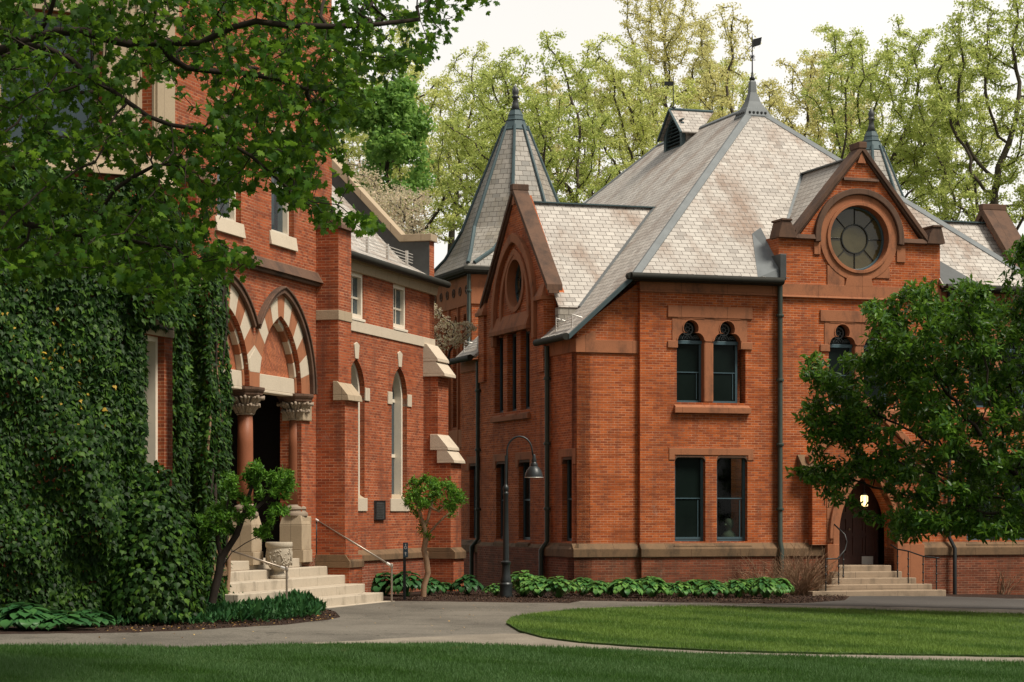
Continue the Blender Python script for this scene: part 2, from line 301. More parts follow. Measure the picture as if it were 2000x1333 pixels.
class MB:
    def __init__(s): s.v = []; s.f = []; s.pc = []
    def add(s, vs, fs):
        b = len(s.v); s.pc.append((b, len(s.f))); s.v += [tuple(v) for v in vs]; s.f += [tuple(b + i for i in f) for f in fs]; return s
    def hexa(s, a):   # 8 points: bottom 4, top 4
        return s.add(a, [(3, 2, 1, 0), (4, 5, 6, 7), (0, 1, 5, 4), (1, 2, 6, 5), (2, 3, 7, 6), (3, 0, 4, 7)])
    def box(s, x0, x1, y0, y1, z0, z1):
        return s.hexa([(x0, y0, z0), (x1, y0, z0), (x1, y1, z0), (x0, y1, z0), (x0, y0, z1), (x1, y0, z1), (x1, y1, z1), (x0, y1, z1)])
    def fb(s, fr, u0, u1, z0, z1, w0, w1, wt=None):   # box in a wall frame; wt: front w at the top (weathered slope)
        wt = w1 if wt is None else wt
        return s.hexa([fr.p(u0, z0, w1), fr.p(u1, z0, w1), fr.p(u1, z0, w0), fr.p(u0, z0, w0),
                       fr.p(u0, z1, wt), fr.p(u1, z1, wt), fr.p(u1, z1, w0), fr.p(u0, z1, w0)])
    def prism(s, fr, outer, w0, w1, holes=(), back=True):
        loops = [list(outer)] + [list(h) for h in holes]
        tri = tessellate_polygon([[Vector((a, b, 0)) for a, b in l] for l in loops])
        pts = [q for l in loops for q in l]; n = len(pts)
        vs = [fr.p(a, b, w1) for a, b in pts] + [fr.p(a, b, w0) for a, b in pts]
        fs = [tuple(t) for t in tri]
        if back: fs += [tuple(n + i for i in reversed(t)) for t in tri]
        k = 0
        for l in loops:
            m = len(l)
            for i in range(m):
                a, b = k + i, k + (i + 1) % m; fs.append((a, b, n + b, n + a))
            k += m
        return s.add(vs, fs)
    def tube(s, pts, r, n=8, cap=True):
        pts = [Vector(p) for p in pts]; rs = r if hasattr(r, '__len__') else [r] * len(pts)
        b = len(s.v); ref = None; s.pc.append((b, len(s.f)))
        for i, p in enumerate(pts):
            t = (pts[min(i + 1, len(pts) - 1)] - pts[max(i - 1, 0)]).normalized()
            if ref is None: ref = t.orthogonal().normalized()
            else: ref = (ref - t * ref.dot(t)).normalized() if (ref - t * ref.dot(t)).length > 1e-6 else t.orthogonal().normalized()
            q = t.cross(ref)
            for j in range(n):
                a = 2 * math.pi * j / n; s.v.append(tuple(p + (ref * math.cos(a) + q * math.sin(a)) * rs[i]))
        for i in range(len(pts) - 1):
            for j in range(n):
                a = b + i * n + j; c = b + i * n + (j + 1) % n; s.f.append((a, c, c + n, a + n))
        if cap:
            s.f.append(tuple(b + j for j in reversed(range(n)))); e = b + (len(pts) - 1) * n; s.f.append(tuple(e + j for j in range(n)))
        return s
    def lathe(s, c, prof, n=24, rot=0, sx=1, fn=None):
        b = len(s.v); s.pc.append((b, len(s.f)))
        for r, z in prof:
            for j in range(n):
                a = 2 * math.pi * j / n + rot; rr = r * (fn(a, z) if fn else 1)
                s.v.append((c[0] + rr * math.cos(a) * sx, c[1] + rr * math.sin(a), c[2] + z))
        for i in range(len(prof) - 1):
            for j in range(n):
                a = b + i * n + j; q = b + i * n + (j + 1) % n; s.f.append((a, q, q + n, a + n))
        s.f.append(tuple(b + j for j in reversed(range(n)))); e = b + (len(prof) - 1) * n; s.f.append(tuple(e + j for j in range(n)))
        return s
    def build(s, name, mat, parent=None, bevel=0, smooth=False, solid=0):
        if parent is not None and not solid and len(s.pc) > 1 and name not in NOSPLIT:
            bb = []; n = len(s.pc); ends = [q[0] for q in s.pc[1:]] + [len(s.v)]; fe = [q[1] for q in s.pc[1:]] + [len(s.f)]
            for (a, fa), e in zip(s.pc, ends): A = np.array(s.v[a:e]); bb.append((A.min(0) - .012, A.max(0) + .012))
            g = list(range(n)); full = name in ('voussoir', 'arch_moulding')
            for i in range(n if not full else 0):
                for j in range(i):
                    if (bb[i][0] < bb[j][1]).all() and (bb[j][0] < bb[i][1]).all():
                        gi, gj = g[i], g[j]; g = [gj if x == gi else x for x in g]
            ids = sorted(set(g))
            if 1 < len(ids) <= 14:
                outs = []
                for k in ids:
                    q = MB(); 
                    for i in range(n):
                        if g[i] != k: continue
                        a, fa = s.pc[i]; q.add(s.v[a:ends[i]], [tuple(x - a for x in f) for f in s.f[fa:fe[i]]])
                    q.pc = [(0, 0)]; outs.append(q.build(name, mat, parent, bevel, smooth, solid))
                return outs[0]
        me = bpy.data.meshes.new(name); me.from_pydata(s.v, [], s.f); me.update()
        bm = bmesh.new(); bm.from_mesh(me); bmesh.ops.recalc_face_normals(bm, faces=bm.faces) if not solid else None
        bm.to_mesh(me); bm.free(); uvmap(me)
        me.materials.append(M[mat])
        if smooth:
            for p in me.polygons: p.use_smooth = True
        o = link(name, me, parent)
        if smooth == 'auto':
            md = o.modifiers.new('ws', 'EDGE_SPLIT'); md.split_angle = math.radians(40)
        if solid:
            md = o.modifiers.new('so', 'SOLIDIFY'); md.thickness = solid; md.offset = -1
        if bevel:
            md = o.modifiers.new('be', 'BEVEL'); md.width = bevel; md.segments = 2; md.limit_method = 'ANGLE'; md.angle_limit = math.radians(35)
        return o
def rect(u0, u1, z0, z1): return [(u0, z0), (u1, z0), (u1, z1), (u0, z1)]
def parc(uc, a, zs, h, n=9):
    """pointed arch points from right foot over the apex to left foot"""
    r = (a * a + h * h) / (2 * a); cx = uc + a - r; th = math.atan2(h, r - a)
    R = [(cx + r * math.cos(th * i / n), zs + r * math.sin(th * i / n)) for i in range(n + 1)]
    return R + [(2 * uc - x, z) for x, z in reversed(R[:-1])]
def archpoly(uc, a, z0, zs, h, n=9): return [(uc - a, z0), (uc + a, z0)] + parc(uc, a, zs, h, n)
def circ(uc, zc, r, n=32, a0=0, a1=2 * math.pi, full=True):
    return [(uc + r * math.cos(a0 + (a1 - a0) * i / n), zc + r * math.sin(a0 + (a1 - a0) * i / n)) for i in range(n if full else n + 1)]
def scalepoly(poly, f):
    us = [p[0] for p in poly]; zs = [p[1] for p in poly]; uc = (min(us) + max(us)) / 2; zc = (min(zs) + max(zs)) / 2
    W = max(us) - min(us); H = max(zs) - min(zs); a = (W - 2 * f) / W; b = (H - 2 * f) / H
    return [(uc + (u - uc) * a, zc + (z - zc) * b) for u, z in poly]
def window(par, fr, poly, w=-.2, fw=.07, rails=(), mulls=(), fm='frameblue', gm='glass', name='window', label=None, bar=.05, dp=.07):
    us = [p[0] for p in poly]; zs = [p[1] for p in poly]; u0, u1, z0, z1 = min(us), max(us), min(zs), max(zs)
    b = MB(); b.prism(fr, poly, w - dp, w, [scalepoly(poly, fw)]); w = w - dp + .07
    for r in rails: b.fb(fr, u0 + fw * .8, u1 - fw * .8, r - bar / 2, r + bar / 2, w - .06, w - .008)
    for m, ma, mb in mulls: b.fb(fr, m - bar * .4, m + bar * .4, ma, mb, w - .06, w - .012)
    o = b.build(name, fm, par)
    if label: o['label'] = label
    MB().prism(fr, scalepoly(poly, fw * .6), w - .05, w - .035).build('pane', gm, o)
    return o
def strip(fr, pa, pb, w0, w1):   # closed ring sector between two equal-length polylines
    m = MB(); n = len(pa)
    for i in range(n - 1):
        m.hexa([fr.p(*pa[i], w1), fr.p(*pb[i], w1), fr.p(*pb[i], w0), fr.p(*pa[i], w0), fr.p(*pa[i + 1], w1), fr.p(*pb[i + 1], w1), fr.p(*pb[i + 1], w0), fr.p(*pa[i + 1], w0)])
    return m
def strip2(m, fr, pa, pb, w0, w1, cap=True):
    """continuous moulding between two polylines"""
    n = len(pa); vs = []
    for i in range(n): vs += [fr.p(*pa[i], w0), fr.p(*pa[i], w1), fr.p(*pb[i], w1), fr.p(*pb[i], w0)]
    fs = []
    for i in range(n - 1):
        a = 4 * i
        for j in range(4): fs.append((a + j, a + (j + 1) % 4, a + 4 + (j + 1) % 4, a + 4 + j))
    if cap: fs += [(0, 3, 2, 1), (4 * n - 4, 4 * n - 3, 4 * n - 2, 4 * n - 1)]
    return m.add(vs, fs)
def mesh_np(name, V, T, mat, parent=None):
    me = bpy.data.meshes.new(name); V = np.asarray(V, 'f'); T = np.asarray(T, 'i')
    me.vertices.add(len(V)); me.vertices.foreach_set('co', V.ravel())
    me.loops.add(T.size); me.loops.foreach_set('vertex_index', T.ravel())
    me.polygons.add(len(T)); me.polygons.foreach_set('loop_start', np.arange(0, T.size, 3, dtype='i'))
    me.update(calc_edges=True); me.materials.append(M[mat])
    return link(name, me, parent)
GT = -.0135
def gz(X, Y=0): return GT * (X + 5)
def gpt(x, y, dz=0):
    """point of the (slightly tilted) ground seen at a photo position"""
    d = (EYE - 5 * GT) / ((y - HOR) / F_PX + GT * (x - 1000) / F_PX); X = (x - 1000) / F_PX * d
    return (X, d, gz(X) + dz)
def P3(x, y, d): return np.array(((x - 1000) / F_PX * d, d, EYE + (HOR - y) / F_PX * d))
# ================================================================ LEFT BUILDING
Ld = (.2813, .9596); Ln = (.9596, -.2813)
LP = Fr((-9.1157, 40.109), Ld, Ln)
hall = empty('brick_hall', LP.p(LP.u(520), 0, -2), 'brick hall with twin striped pointed arches, tower and slate side wing, left of the photo', 'building')
uT = LP.u(648); uE = LP.u(848); uBay = LP.u(337, 1.2) ; uA = uBay
c2 = LP.u(548); c1 = c2 - 3.17; HALF = 1.585; SPR = 5.0
TWH = 17.5
# --- porch opening + tower wall
aI, hI = 1.30, 1.74
hole = [(c1 - 1.32, .85), (c2 + 1.32, .85), (c2 + 1.32, SPR)] + parc(c2, aI, SPR, hI)[0:] + parc(c1, aI, SPR, hI) + [(c1 - 1.32, SPR)]
w2 = rect(LP.u(530), LP.u(574), LP.z(552, 458), 11.0); w1 = rect(LP.u(424), LP.u(471), LP.z(440, 428), 11.0)
m = MB(); m.prism(LP, rect(uA, uT, -.4, TWH), -.55, 0, [hole, w1, w2]); m.build('wall', 'brickL', hall)
for wp in (w1, w2):
    u0, u1, z0, z1 = wp[0][0], wp[1][0], wp[0][1], wp[2][1]
    f = window(hall, LP, wp, -.13, .08, [(z0 + z1) / 2], [], 'framecream', 'glassL', dp=.16)
    m = MB(); m.fb(LP, u0 - .12, u1 + .12, z0 - .32, z0, -.3, .07, .02); m.build('sill', 'cream', f, .01)
    m = MB(); m.fb(LP, u0 - .15, u1 + .15, z1, z1 + .2, -.3, .03); m.build('lintel', 'lime', f, .01)
# porch interior
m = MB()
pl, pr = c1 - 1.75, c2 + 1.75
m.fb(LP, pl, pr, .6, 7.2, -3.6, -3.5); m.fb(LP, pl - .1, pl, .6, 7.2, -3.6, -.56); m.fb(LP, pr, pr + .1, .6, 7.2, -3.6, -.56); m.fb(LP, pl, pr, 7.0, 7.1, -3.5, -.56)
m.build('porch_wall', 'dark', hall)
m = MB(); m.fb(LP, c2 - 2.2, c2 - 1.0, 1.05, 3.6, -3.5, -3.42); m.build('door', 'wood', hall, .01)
# tympana, lintels, mouldings, voussoirs, hoods
aO, hO = 1.84, 2.27
for k, cc in enumerate((c1, c2)):
    m = MB(); m.prism(LP, [(cc - aI, SPR + .33), (cc + aI, SPR + .33)] + [p for p in parc(cc, aI, SPR, hI) if p[1] > SPR + .33], -.42, -.25); m.build('tympanum', 'herring', hall)
    m = MB(); m.fb(LP, cc - aI + .02, cc + aI - .02, SPR - .02, SPR + .34, -.42, -.13); m.fb(LP, cc - aI + .12, cc + aI - .12, SPR - .08, SPR - .02, -.42, -.12)
    m.build('porch_lintel', 'cream', hall, .012)
    # inner roll moulding in alternating stones
    N = 18; inn = parc(cc, aI - .11, SPR, hI - .13, N); otr = parc(cc, aI, SPR, hI, N); L = len(inn)
    ma, mb_ = MB(), MB(); K = 13
    for q in range(K):
        i0 = round(q * (L - 1) / K); i1 = round((q + 1) * (L - 1) / K)
        strip2(ma if q % 2 == 1 else mb_, LP, inn[i0:i1 + 1], otr[i0:i1 + 1], -.3, -.10)
    ma.build('arch_moulding', 'cream', hall, .02); mb_.build('arch_moulding', 'brown', hall, .02)
    # voussoirs
    inn = parc(cc, aI, SPR, hI, N); otr = parc(cc, aO, SPR, hO, N); ma, mb_ = MB(), MB(); K = 13
    for q in range(K):
        i0 = q * (L - 1) / K; i1 = (q + 1) * (L - 1) / K
        def at(pl_, t):
            a = int(t); f = t - a
            return pl_[a] if f < 1e-6 or a + 1 >= len(pl_) else (pl_[a][0] * (1 - f) + pl_[a + 1][0] * f, pl_[a][1] * (1 - f) + pl_[a + 1][1] * f)
        ts = [i0 + (i1 - i0) * j / 4 for j in range(5)]
        pa = [at(inn, t) for t in ts]; pb = [at(otr, t) for t in ts]
        lo, hi = (cc - 9, cc + HALF) if k == 0 else (cc - HALF, cc + 9)
        pb = [(min(max(p[0], lo), hi), p[1]) for p in pb]
        strip2(ma if q % 2 == 1 else mb_, LP, pa, pb, -.05, .012 + .002 * (q % 2))
    ma.build('voussoir', 'cream', hall, .004); mb_.build('voussoir', 'brown', hall, .004)
    # hood moulding
    pa = parc(cc, aO + .005, SPR, hO, N); pb = parc(cc, aO + .15, SPR, hO + .17, N)
    idx = [i for i in range(len(pa)) if (cc - HALF - .04 < pb[i][0] if k else True) and (pb[i][0] < cc + HALF + .04 if not k else True)]
    m = MB(); strip2(m, LP, [pa[i] for i in idx], [pb[i] for i in idx], -.02, .11)
    pa = parc(cc, aO + .10, SPR, hO + .12, N); pb = parc(cc, aO + .15, SPR, hO + .17, N); strip2(m, LP, [pa[i] for i in idx], [pb[i] for i in idx], .11, .155)
    m.build('hood_moulding', 'browndark', hall, .015)
# pier between arches: small brown and cream blocks above capital
m = MB(); m.prism(LP, [(c1 + aI, SPR + .33), (c2 - aI, SPR + .33), (c2 - aI + .04, SPR + .62), ((c1 + c2) / 2, SPR + .86), (c1 + aI - .04, SPR + .62)], -.3, .022); m.build('springer_block', 'cream', hall, .008)
m = MB(); m.fb(LP, c1 + aI, c2 - aI, SPR, SPR + .33, -.3, .02); m.build('springer_block', 'brown', hall, .008)
# columns
def column(uc):
    wc = -.22; p = LP.p(uc, 0, wc); rot = math.atan2(Ld[1], Ld[0])
    m = MB(); r = .185
    m.lathe(p, [(r * 1.02, 2.3), (r, 2.9), (r * .98, 3.7), (r * .93, 4.4)], 28)
    o = m.build('column', 'shaft', hall, smooth=True)
    m = MB(); m.lathe(p, [(.30, 2.06), (.31, 2.1), (.29, 2.15), (.25, 2.17), (.245, 2.2), (.27, 2.23), (.255, 2.28), (.2, 2.31), (.185, 2.34)], 28); m.build('base', 'capital', o, smooth='auto')
    # pedestal: square block with chamfered, pointed corners
    h = .29; f = LP.off(wc)
    m = MB(); m.fb(f, uc - h, uc + h, .95, 1.25, -h - .04, h + .04); m.fb(f, uc - h + .0, uc + h - .0, 1.25, 1.85, -h, h)
    m.hexa([f.p(uc - h, 1.85, h), f.p(uc + h, 1.85, h), f.p(uc + h, 1.85, -h), f.p(uc - h, 1.85, -h),
            f.p(uc - h + .05, 2.07, h - .05), f.p(uc + h - .05, 2.07, h - .05), f.p(uc + h - .05, 2.07, -h + .05), f.p(uc - h + .05, 2.07, -h + .05)])
    m.build('pedestal', 'lime', o, .012)
    # capital: bell with two rings of curled leaves and an octagonal abacus
    m = MB(); m.lathe(p, [(.205, 4.36), (.215, 4.39), (.19, 4.42), (.185, 4.5), (.2, 4.62), (.26, 4.74), (.34, 4.8)], 24)
    for ring, (zb, hh, rr, nn) in enumerate(((4.42, .17, .19, 8), (4.52, .25, .205, 8))):
        for j in range(nn):
            a = 2 * math.pi * (j + ring * .5) / nn + rot; ca, sa = math.cos(a), math.sin(a)
            pts = [(rr, zb), (rr + .035, zb + hh * .5), (rr + .11 + ring * .05, zb + hh * .92), (rr + .165 + ring * .06, zb + hh), (rr + .17 + ring * .05, zb + hh * .8), (rr + .135 + ring * .05, zb + hh * .74)]
            m.tube([(p[0] + ca * q, p[1] + sa * q, z) for q, z in pts], [.06, .055, .045, .035, .028, .02], 6)
            for sd_ in (-1, 1):
                b_ = a + sd_ * .22; cb, sb = math.cos(b_), math.sin(b_)
                m.tube([(p[0] + cb * q, p[1] + sb * q, z - .02) for q, z in pts[:4]], [.03, .04, .035, .025], 5)
    m.build('capital', 'capital', o, smooth=True)
    m = MB(); m.lathe(p, [(.38, 4.79), (.40, 4.82), (.40, 4.86), (.43, 4.89), (.45, 4.93), (.45, 4.985)], 8, rot + math.pi / 8); m.build('abacus', 'browndark', o, .01)
column(c2 - HALF); column(c2 + HALF - .12); column(c1 - HALF + .1)
m = MB(); m.fb(LP, c2 + 1.3, c2 + 1.85, 4.35, 4.98, -.5, .06); m.fb(LP, c2 + 1.3, c2 + 1.85, .95, 2.05, -.5, .05); m.build('jamb_block', 'lime', hall, .02)
# belt course
zb0, zb1 = LP.z(622, 562), LP.z(622, 535)
m = MB(); m.fb(LP, uA, LP.u(622), zb0 + .08, zb1, -.02, .20, .05); m.fb(LP, uA, LP.u(622), zb0, zb0 + .08, -.02, .11); m.build('belt_course', 'browndark', hall, .012)
# buttress between porch and wing, pilaster on the porch's other side
def buttress(u0, name='buttress', caps=True, length=.93, mat='brickL', bandz=None):
    m = MB(); zc = 4.92
    m.fb(LP, u0, u0 + length, -.4, .99 + .12, 0, .86); m.fb(LP, u0 + .002, u0 + length, 1.1, zc, 0, .75)
    m.fb(LP, u0 + .02, u0 + length - .03, zc, LP.z(665, 606, .6) - .24, 0, .58); m.fb(LP, u0 + .02, u0 + length - .03, LP.z(665, 606, .6), LP.z(665, 447, .6), 0, .58)
    o = m.build(name, mat, hall)
    zt = LP.z(665, 606, .6)
    m = MB(); m.fb(LP, u0 - .01, u0 + length, zt - .24, zt, 0, .6); m.build('band', 'lime', o, .01)
    m = MB(); m.fb(LP, u0 - .03, u0 + length + .02, zc - .05, zc + .08, .45, .86, .84); m.fb(LP, u0 - .03, u0 + length + .02, zc + .08, zc + .42, .45, .84, .56); m.build('weathering', 'lime', o, .01)
    zt = LP.z(665, 447, .6); m = MB(); m.fb(LP, u0 - .02, u0 + length, zt, zt + .1, -.05, .68, .66); m.fb(LP, u0 - .02, u0 + length, zt + .1, zt + .62, -.05, .66, .02); m.build('cap', 'browndark', o, .01)
    m = MB(); m.fb(LP, u0 - .05, u0 + length + .04, .95, 1.12, 0, .90, .78); m.fb(LP, u0 - .05, u0 + length + .04, .8, .95, 0, .90); m.build('plinth_ledge', 'plinth', o, .01)
    return o
buttress(LP.u(617)); buttress(LP.u(385, .6))
# --- wing wall with windows
zE = 8.62
A2 = archpoly(LP.u(780), (LP.u(795) - LP.u(765)) / 2, LP.z(780, 976), LP.z(780, 778), LP.z(780, 717) - LP.z(780, 778))
ua1 = LP.u(712) - (LP.u(795) - LP.u(765)) / 2
A1 = archpoly(ua1, (LP.u(795) - LP.u(765)) / 2, A2[0][1], A2[2][1], LP.z(780, 717) - LP.z(780, 778))
du = LP.u(780) - ua1
B2 = rect(LP.u(768), LP.u(793), LP.z(780, 642), LP.z(780, 557)); B1 = [(u - du, z) for u, z in B2]
m = MB(); m.prism(LP, rect(uT, uE, 1.05, zE), -.45, 0, [A1, A2, B1, B2])
m.build('wall', 'brickL', hall)
m = MB(); m.fb(LP, uT, uE, -.4, 1.0495, -.45, .10); m.build('plinth_wall', 'brickbaseL', hall)
for ap, lab in ((A1, None), (A2, None)):
    uc = (ap[0][0] + ap[1][0]) / 2; a = (ap[1][0] - ap[0][0]) / 2; z0 = ap[0][1]; zs = ap[2][1]
    f = window(hall, LP, ap, -.13, .10, [zs - .05, zs - 1.35 - .2], [], 'framecream', 'glassL', bar=.09, dp=.24)
    m = MB(); m.fb(LP, uc - a - .14, uc + a + .14, z0 - .32, z0 + .02, -.1, .035); m.build('sill_block', 'cream', f, .008)
    m = MB(); m.fb(LP, uc - a, uc + a, z0 + .0205, z0 + .14, -.2, .0, -.19); m.build('sill', 'lime', f)
    m = MB(); m.prism(LP, [(uc - .12, zs + .84), (uc + .12, zs + .84), (uc + .19, zs + 1.2), (uc, zs + 1.27), (uc - .19, zs + 1.2)], -.2, .03); m.build('keystone', 'cream', f, .008)
    for sd_ in (-1, 1):
        m = MB(); e = uc + sd_ * a; m.fb(LP, min(e, e + sd_ * .34), max(e, e + sd_ * .34), zs - .2, zs + .13, -.19, .03); m.build('spring_block', 'cream', f, .008)
    # brick arch ring slightly proud
    m = MB(); strip2(m, LP, parc(uc, a + .001, zs, .83), parc(uc, a + .24, zs, 1.08), -.02, .008); m.build('arch_ring', 'brickL', f)
for bp in (B1, B2):
    f = window(hall, LP, bp, -.03, .11, [(bp[0][1] + bp[2][1]) / 2 - .05], [((bp[0][0] + bp[1][0]) / 2 , bp[0][1], bp[2][1])], 'framecream', 'glassL', dp=.14)
    m = MB(); m.fb(LP, bp[0][0] - .03, bp[1][0] + .03, bp[0][1] - .07, bp[0][1] - .001, -.2, .05); m.build('sill', 'framecream', f, .008)
zb = B2[0][1] - .08
m = MB(); m.fb(LP, uT, uE, zb - .27, zb, -.02, .035); m.build('band', 'cream', hall, .008)
m = MB(); m.fb(LP, uT, uE, zE - .34, zE - .12, -.02, .09, .12); m.fb(LP, uT, uE, zE - .12, zE, -.02, .15); m.build('cornice', 'lime', hall, .01)
m = MB(); m.fb(LP, uT, uE, 1.05, 1.17, -.02, .16, .02); m.fb(LP, uT, uE, .9, 1.05, .1, .16); m.build('plinth_ledge', 'plinth', hall, .01)
# end buttress, stepped with cream caps
uB = LP.u(827); ln = uE - uB
zk1, zk2 = LP.z(850, 735, .4), LP.z(885, 905, .8)
m = MB(); m.fb(LP, uB, uE, -.4, 1.05, 0, .88); m.fb(LP, uB + .003, uE, 1.05, zk2, 0, .80); m.fb(LP, uB + .006, uE, zk2, zk1, 0, .42)
o = m.build('buttress', 'brickL', hall)
m = MB()
m.fb(LP, uB - .03, uE + .03, zk1, zk1 + .08, -.02, .64, .63); m.fb(LP, uB - .03, uE + .03, zk1 + .08, zk1 + .46, -.02, .63, .34); m.build('cap', 'cream', o, .01)
m = MB(); m.fb(LP, uB - .035, uE + .035, zk1 + .42, zk1 + .50, -.02, .44, .43); m.fb(LP, uB - .035, uE + .035, zk1 + .50, zk1 + .92, -.02, .43, .10); m.build('cap', 'cream', o, .01)
m = MB(); m.fb(LP, uB - .03, uE + .03, zk2, zk2 + .07, .4, .92, .91); m.fb(LP, uB - .03, uE + .03, zk2 + .07, zk2 + .40, .4, .91, .66); m.build('cap', 'cream', o, .01)
m = MB(); m.fb(LP, uB - .035, uE + .035, zk2 + .36, zk2 + .43, .2, .74, .73); m.fb(LP, uB - .035, uE + .035, zk2 + .43, zk2 + .80, .2, .73, .42); m.build('cap', 'cream', o, .01)
m = MB(); m.fb(LP, uB - .04, uE + .04, 1.05, 1.18, 0, .94, .80); m.fb(LP, uB - .04, uE + .04, .86, 1.05, 0, .94); m.build('plinth_ledge', 'plinth', o, .01)
# wing roof
def rp(u, w_, z): return LP.p(u, z, w_)
uq = uE - .44; zq1 = zE + .62; zq2 = zq1 + 4.2 * 1.06
m = MB(); m.add([rp(uT, .32, zE), rp(uq, .32, zE), rp(uq, -.8, zq1), rp(uT, -.8, zq1), rp(uT, -5, zq2), rp(uq, -5, zq2), rp(uT, -10.2, zE), rp(uq, -10.2, zE)], [(0, 1, 2, 3), (3, 2, 5, 4), (4, 5, 7, 6)])
m.build('roof', 'slate', hall, solid=.07)
m = MB()
m.tube([LP.p(uT - .02, zE - .03, .37), LP.p(uE + .12, zE - .03, .37)], .095, 10)
m.fb(LP, uT, uE + .1, zE - .02, zE + .04, .0, .3)
m.build('gutter', 'gutter', hall, smooth='auto')
# far parapet: profile in (w,z)
GP = Fr(LP.p(uE, 0, 0)[:2], (-Ln[0], -Ln[1]), Ld)
prof = [(0, zE - .5), (0, 9.78), (.85, 9.78), (5.1, 14.3), (9.4, 9.8), (10.1, 9.8), (10.1, -.4), (0, -.4)]
m = MB(); m.prism(GP, prof, -.42, 0); m.build('wall', 'brickL', hall)
m = MB(); m.prism(GP, [(-.0, zE + .02), (0, 9.77), (.85, 9.77), (5.1, 14.29), (5.1, 13.6), (1.2, 9.2), (.9, 8.9)], -.45, -.421); m.build('lead_apron', 'leaddark', hall)
m = MB(); pa = [(-.08, 9.78), (.86, 9.78), (5.1, 14.3)]; pb = [(-.08, 9.98), (.8, 9.98), (5.1, 14.56)]; strip2(m, GP, pa, pb, -.52, .06); m.build('coping', 'lime', hall, .012)
m = MB()
for hgt in (.08, .16, .24, .32):
    m.tube([LP.p(LP.u(715) + .6, zE + .42 + hgt, -.35), LP.p(uE - .85, zE + .42 + hgt, -.35)], .011, 5)
for q in range(3):
    uu = LP.u(725) + .7 + q * 1.6; m.fb(LP, uu - .03, uu + .03, zE + .35, zE + .80, -.4, -.33)
m.build('snow_guard', 'galv', hall)
# tower sides and body
m = MB()
m.fb(LP, uT - .5, uT - .001, zE, TWH, -8, -.56); m.fb(LP, uA, uT, zE, TWH, -8.5, -8.0); m.fb(LP, uA - 4, uA, -.4, TWH, -8.5, -8.0)
m.build('wall', 'brickL', hall)
m = MB(); m.fb(LP, uA - 4, uT + .1, TWH, TWH + .25, -8.6, .15); m.build('coping', 'lime', hall)
m = MB(); m.fb(LP, uT - .55, uT + .0, 7.4, 7.75, -.4, .002); m.build('band', 'brickL', hall)
# --- projecting bay
BP = LP.off(1.2); uC = BP.u(250)
cornr = BP.p(uC, 0, 0)
Cd = (.877, .480); Cn = (.480, -.877)
BC = Fr(cornr[:2], Cd, Cn)        # u negative to the left
bw = rect(BP.u(275), BP.u(321), LP.z(300, 962, 1.2), BP.z(300, 655)); bs = rect(BP.u(265), BP.u(296), 8.95, 11.4)
m = MB(); m.prism(BP, rect(uC, uBay, -.4, TWH), -.45, 0, [bw, bs]); 
cs = rect(-2.45, -.50, 8.85, 11.4)
m.prism(BC, rect(-3.0, 0, -.4, TWH), -.45, 0, [cs])
e = BC.p(-3.0, 0, 0)
B3 = Fr(e[:2], (.9596, -.2813), (-.2813, -.9596))  # near cant end, faces the camera side
m.prism(B3, rect(-6, 0, -.4, TWH), -.45, -.002)
m.fb(BP, uBay - .45, uBay, -.4, TWH, -1.2, -.451)
m.build('wall', 'brickL', hall)
f = window(hall, BP, bw, -.14, .10, [(bw[0][1] + bw[2][1]) / 2], [], 'framecream', 'glassL', bar=.08, dp=.30)
f = window(hall, BP, bs, -.2, .09, [], [], 'lime', 'glassL')
f = window(hall, BC, cs, -.2, .09, [], [], 'lime', 'glassL')
z0s, z1s = 8.45, 12.0
m = MB()
for fr_, u0, u1, hole_ in ((BP, uC, uBay, bs), (BC, -3.0, 0, cs)):
    m.prism(fr_, rect(u0, u1, z0s, z1s), .001, .06, [scalepoly(hole_, -.001)])
    m.fb(fr_, u0, u1, z0s, z0s + .26, .06, .16, .08); m.fb(fr_, u0, u1, z1s - .2, z1s + .12, .061, .15)
    for uu in ((hole_[0][0] - .09), (hole_[1][0] + .09)): m.fb(fr_, uu - .045, uu + .045, z0s + .262, z1s - .202, .06, .11)
m.build('bay_stonework', 'lime', hall, .01)
m = MB(); m.fb(BP, uC, uBay, 11.4, 11.401, -.4, 0); m.fb(BP, uC, uBay, bw[2][1], bw[2][1] + .28, 0, .04); m.fb(BP, bw[0][0] - .1, bw[1][0] + .15, bw[0][1] - .35, bw[0][1] - .0, -.2, .05); m.build('sill', 'lime', hall, .01)
# --- steps
fs_w = [-.45 + .02, .31, .76, 1.24, 1.70]; top = [1.05, .84, .63, .42, .21]
uS = LP.u(617) - .03; steps = None
m = MB(); m.fb(LP, c1 - 2.2, uS, -.3, 1.05, -3.5, .0)
steps = empty('stone_steps', LP.p(c2, 0, 1), 'broad pale stone steps leading up to the arched porch', 'steps')
m.build('landing', 'step', steps, .015)
us_end = [uS - .002, uS + .25, uS + .75, uS + 1.3, uS + 1.75]
us_end = [uS, uS, uS, uS, uS]
for k in range(1, 5):
    m = MB(); m.fb(LP, c1 - 2.2 - .0, us_end[k] + (.04 * k), -.3, top[k], (fs_w[k - 1] if k > 1 else .001), fs_w[k], fs_w[k]); m.build('step', 'step', steps, .02)
m = MB(); u9 = uS + .3
m.hexa([(*LP.p(c1 - 2.2, 0, 1.7)[:2], -.3), (*LP.p(u9, 0, 1.7)[:2], -.3), (*LP.p(u9, 0, 1.95)[:2], -.3), (*LP.p(c1 - 2.2, 0, 2.0)[:2], -.3)] +
       [(q[0], q[1], gz(q[0]) + .03) for q in (LP.p(c1 - 2.2, 0, 1.7), LP.p(u9, 0, 1.7), LP.p(u9, 0, 1.95), LP.p(c1 - 2.2, 0, 2.0))])
m.build('kerb_slab', 'step', steps, .005)
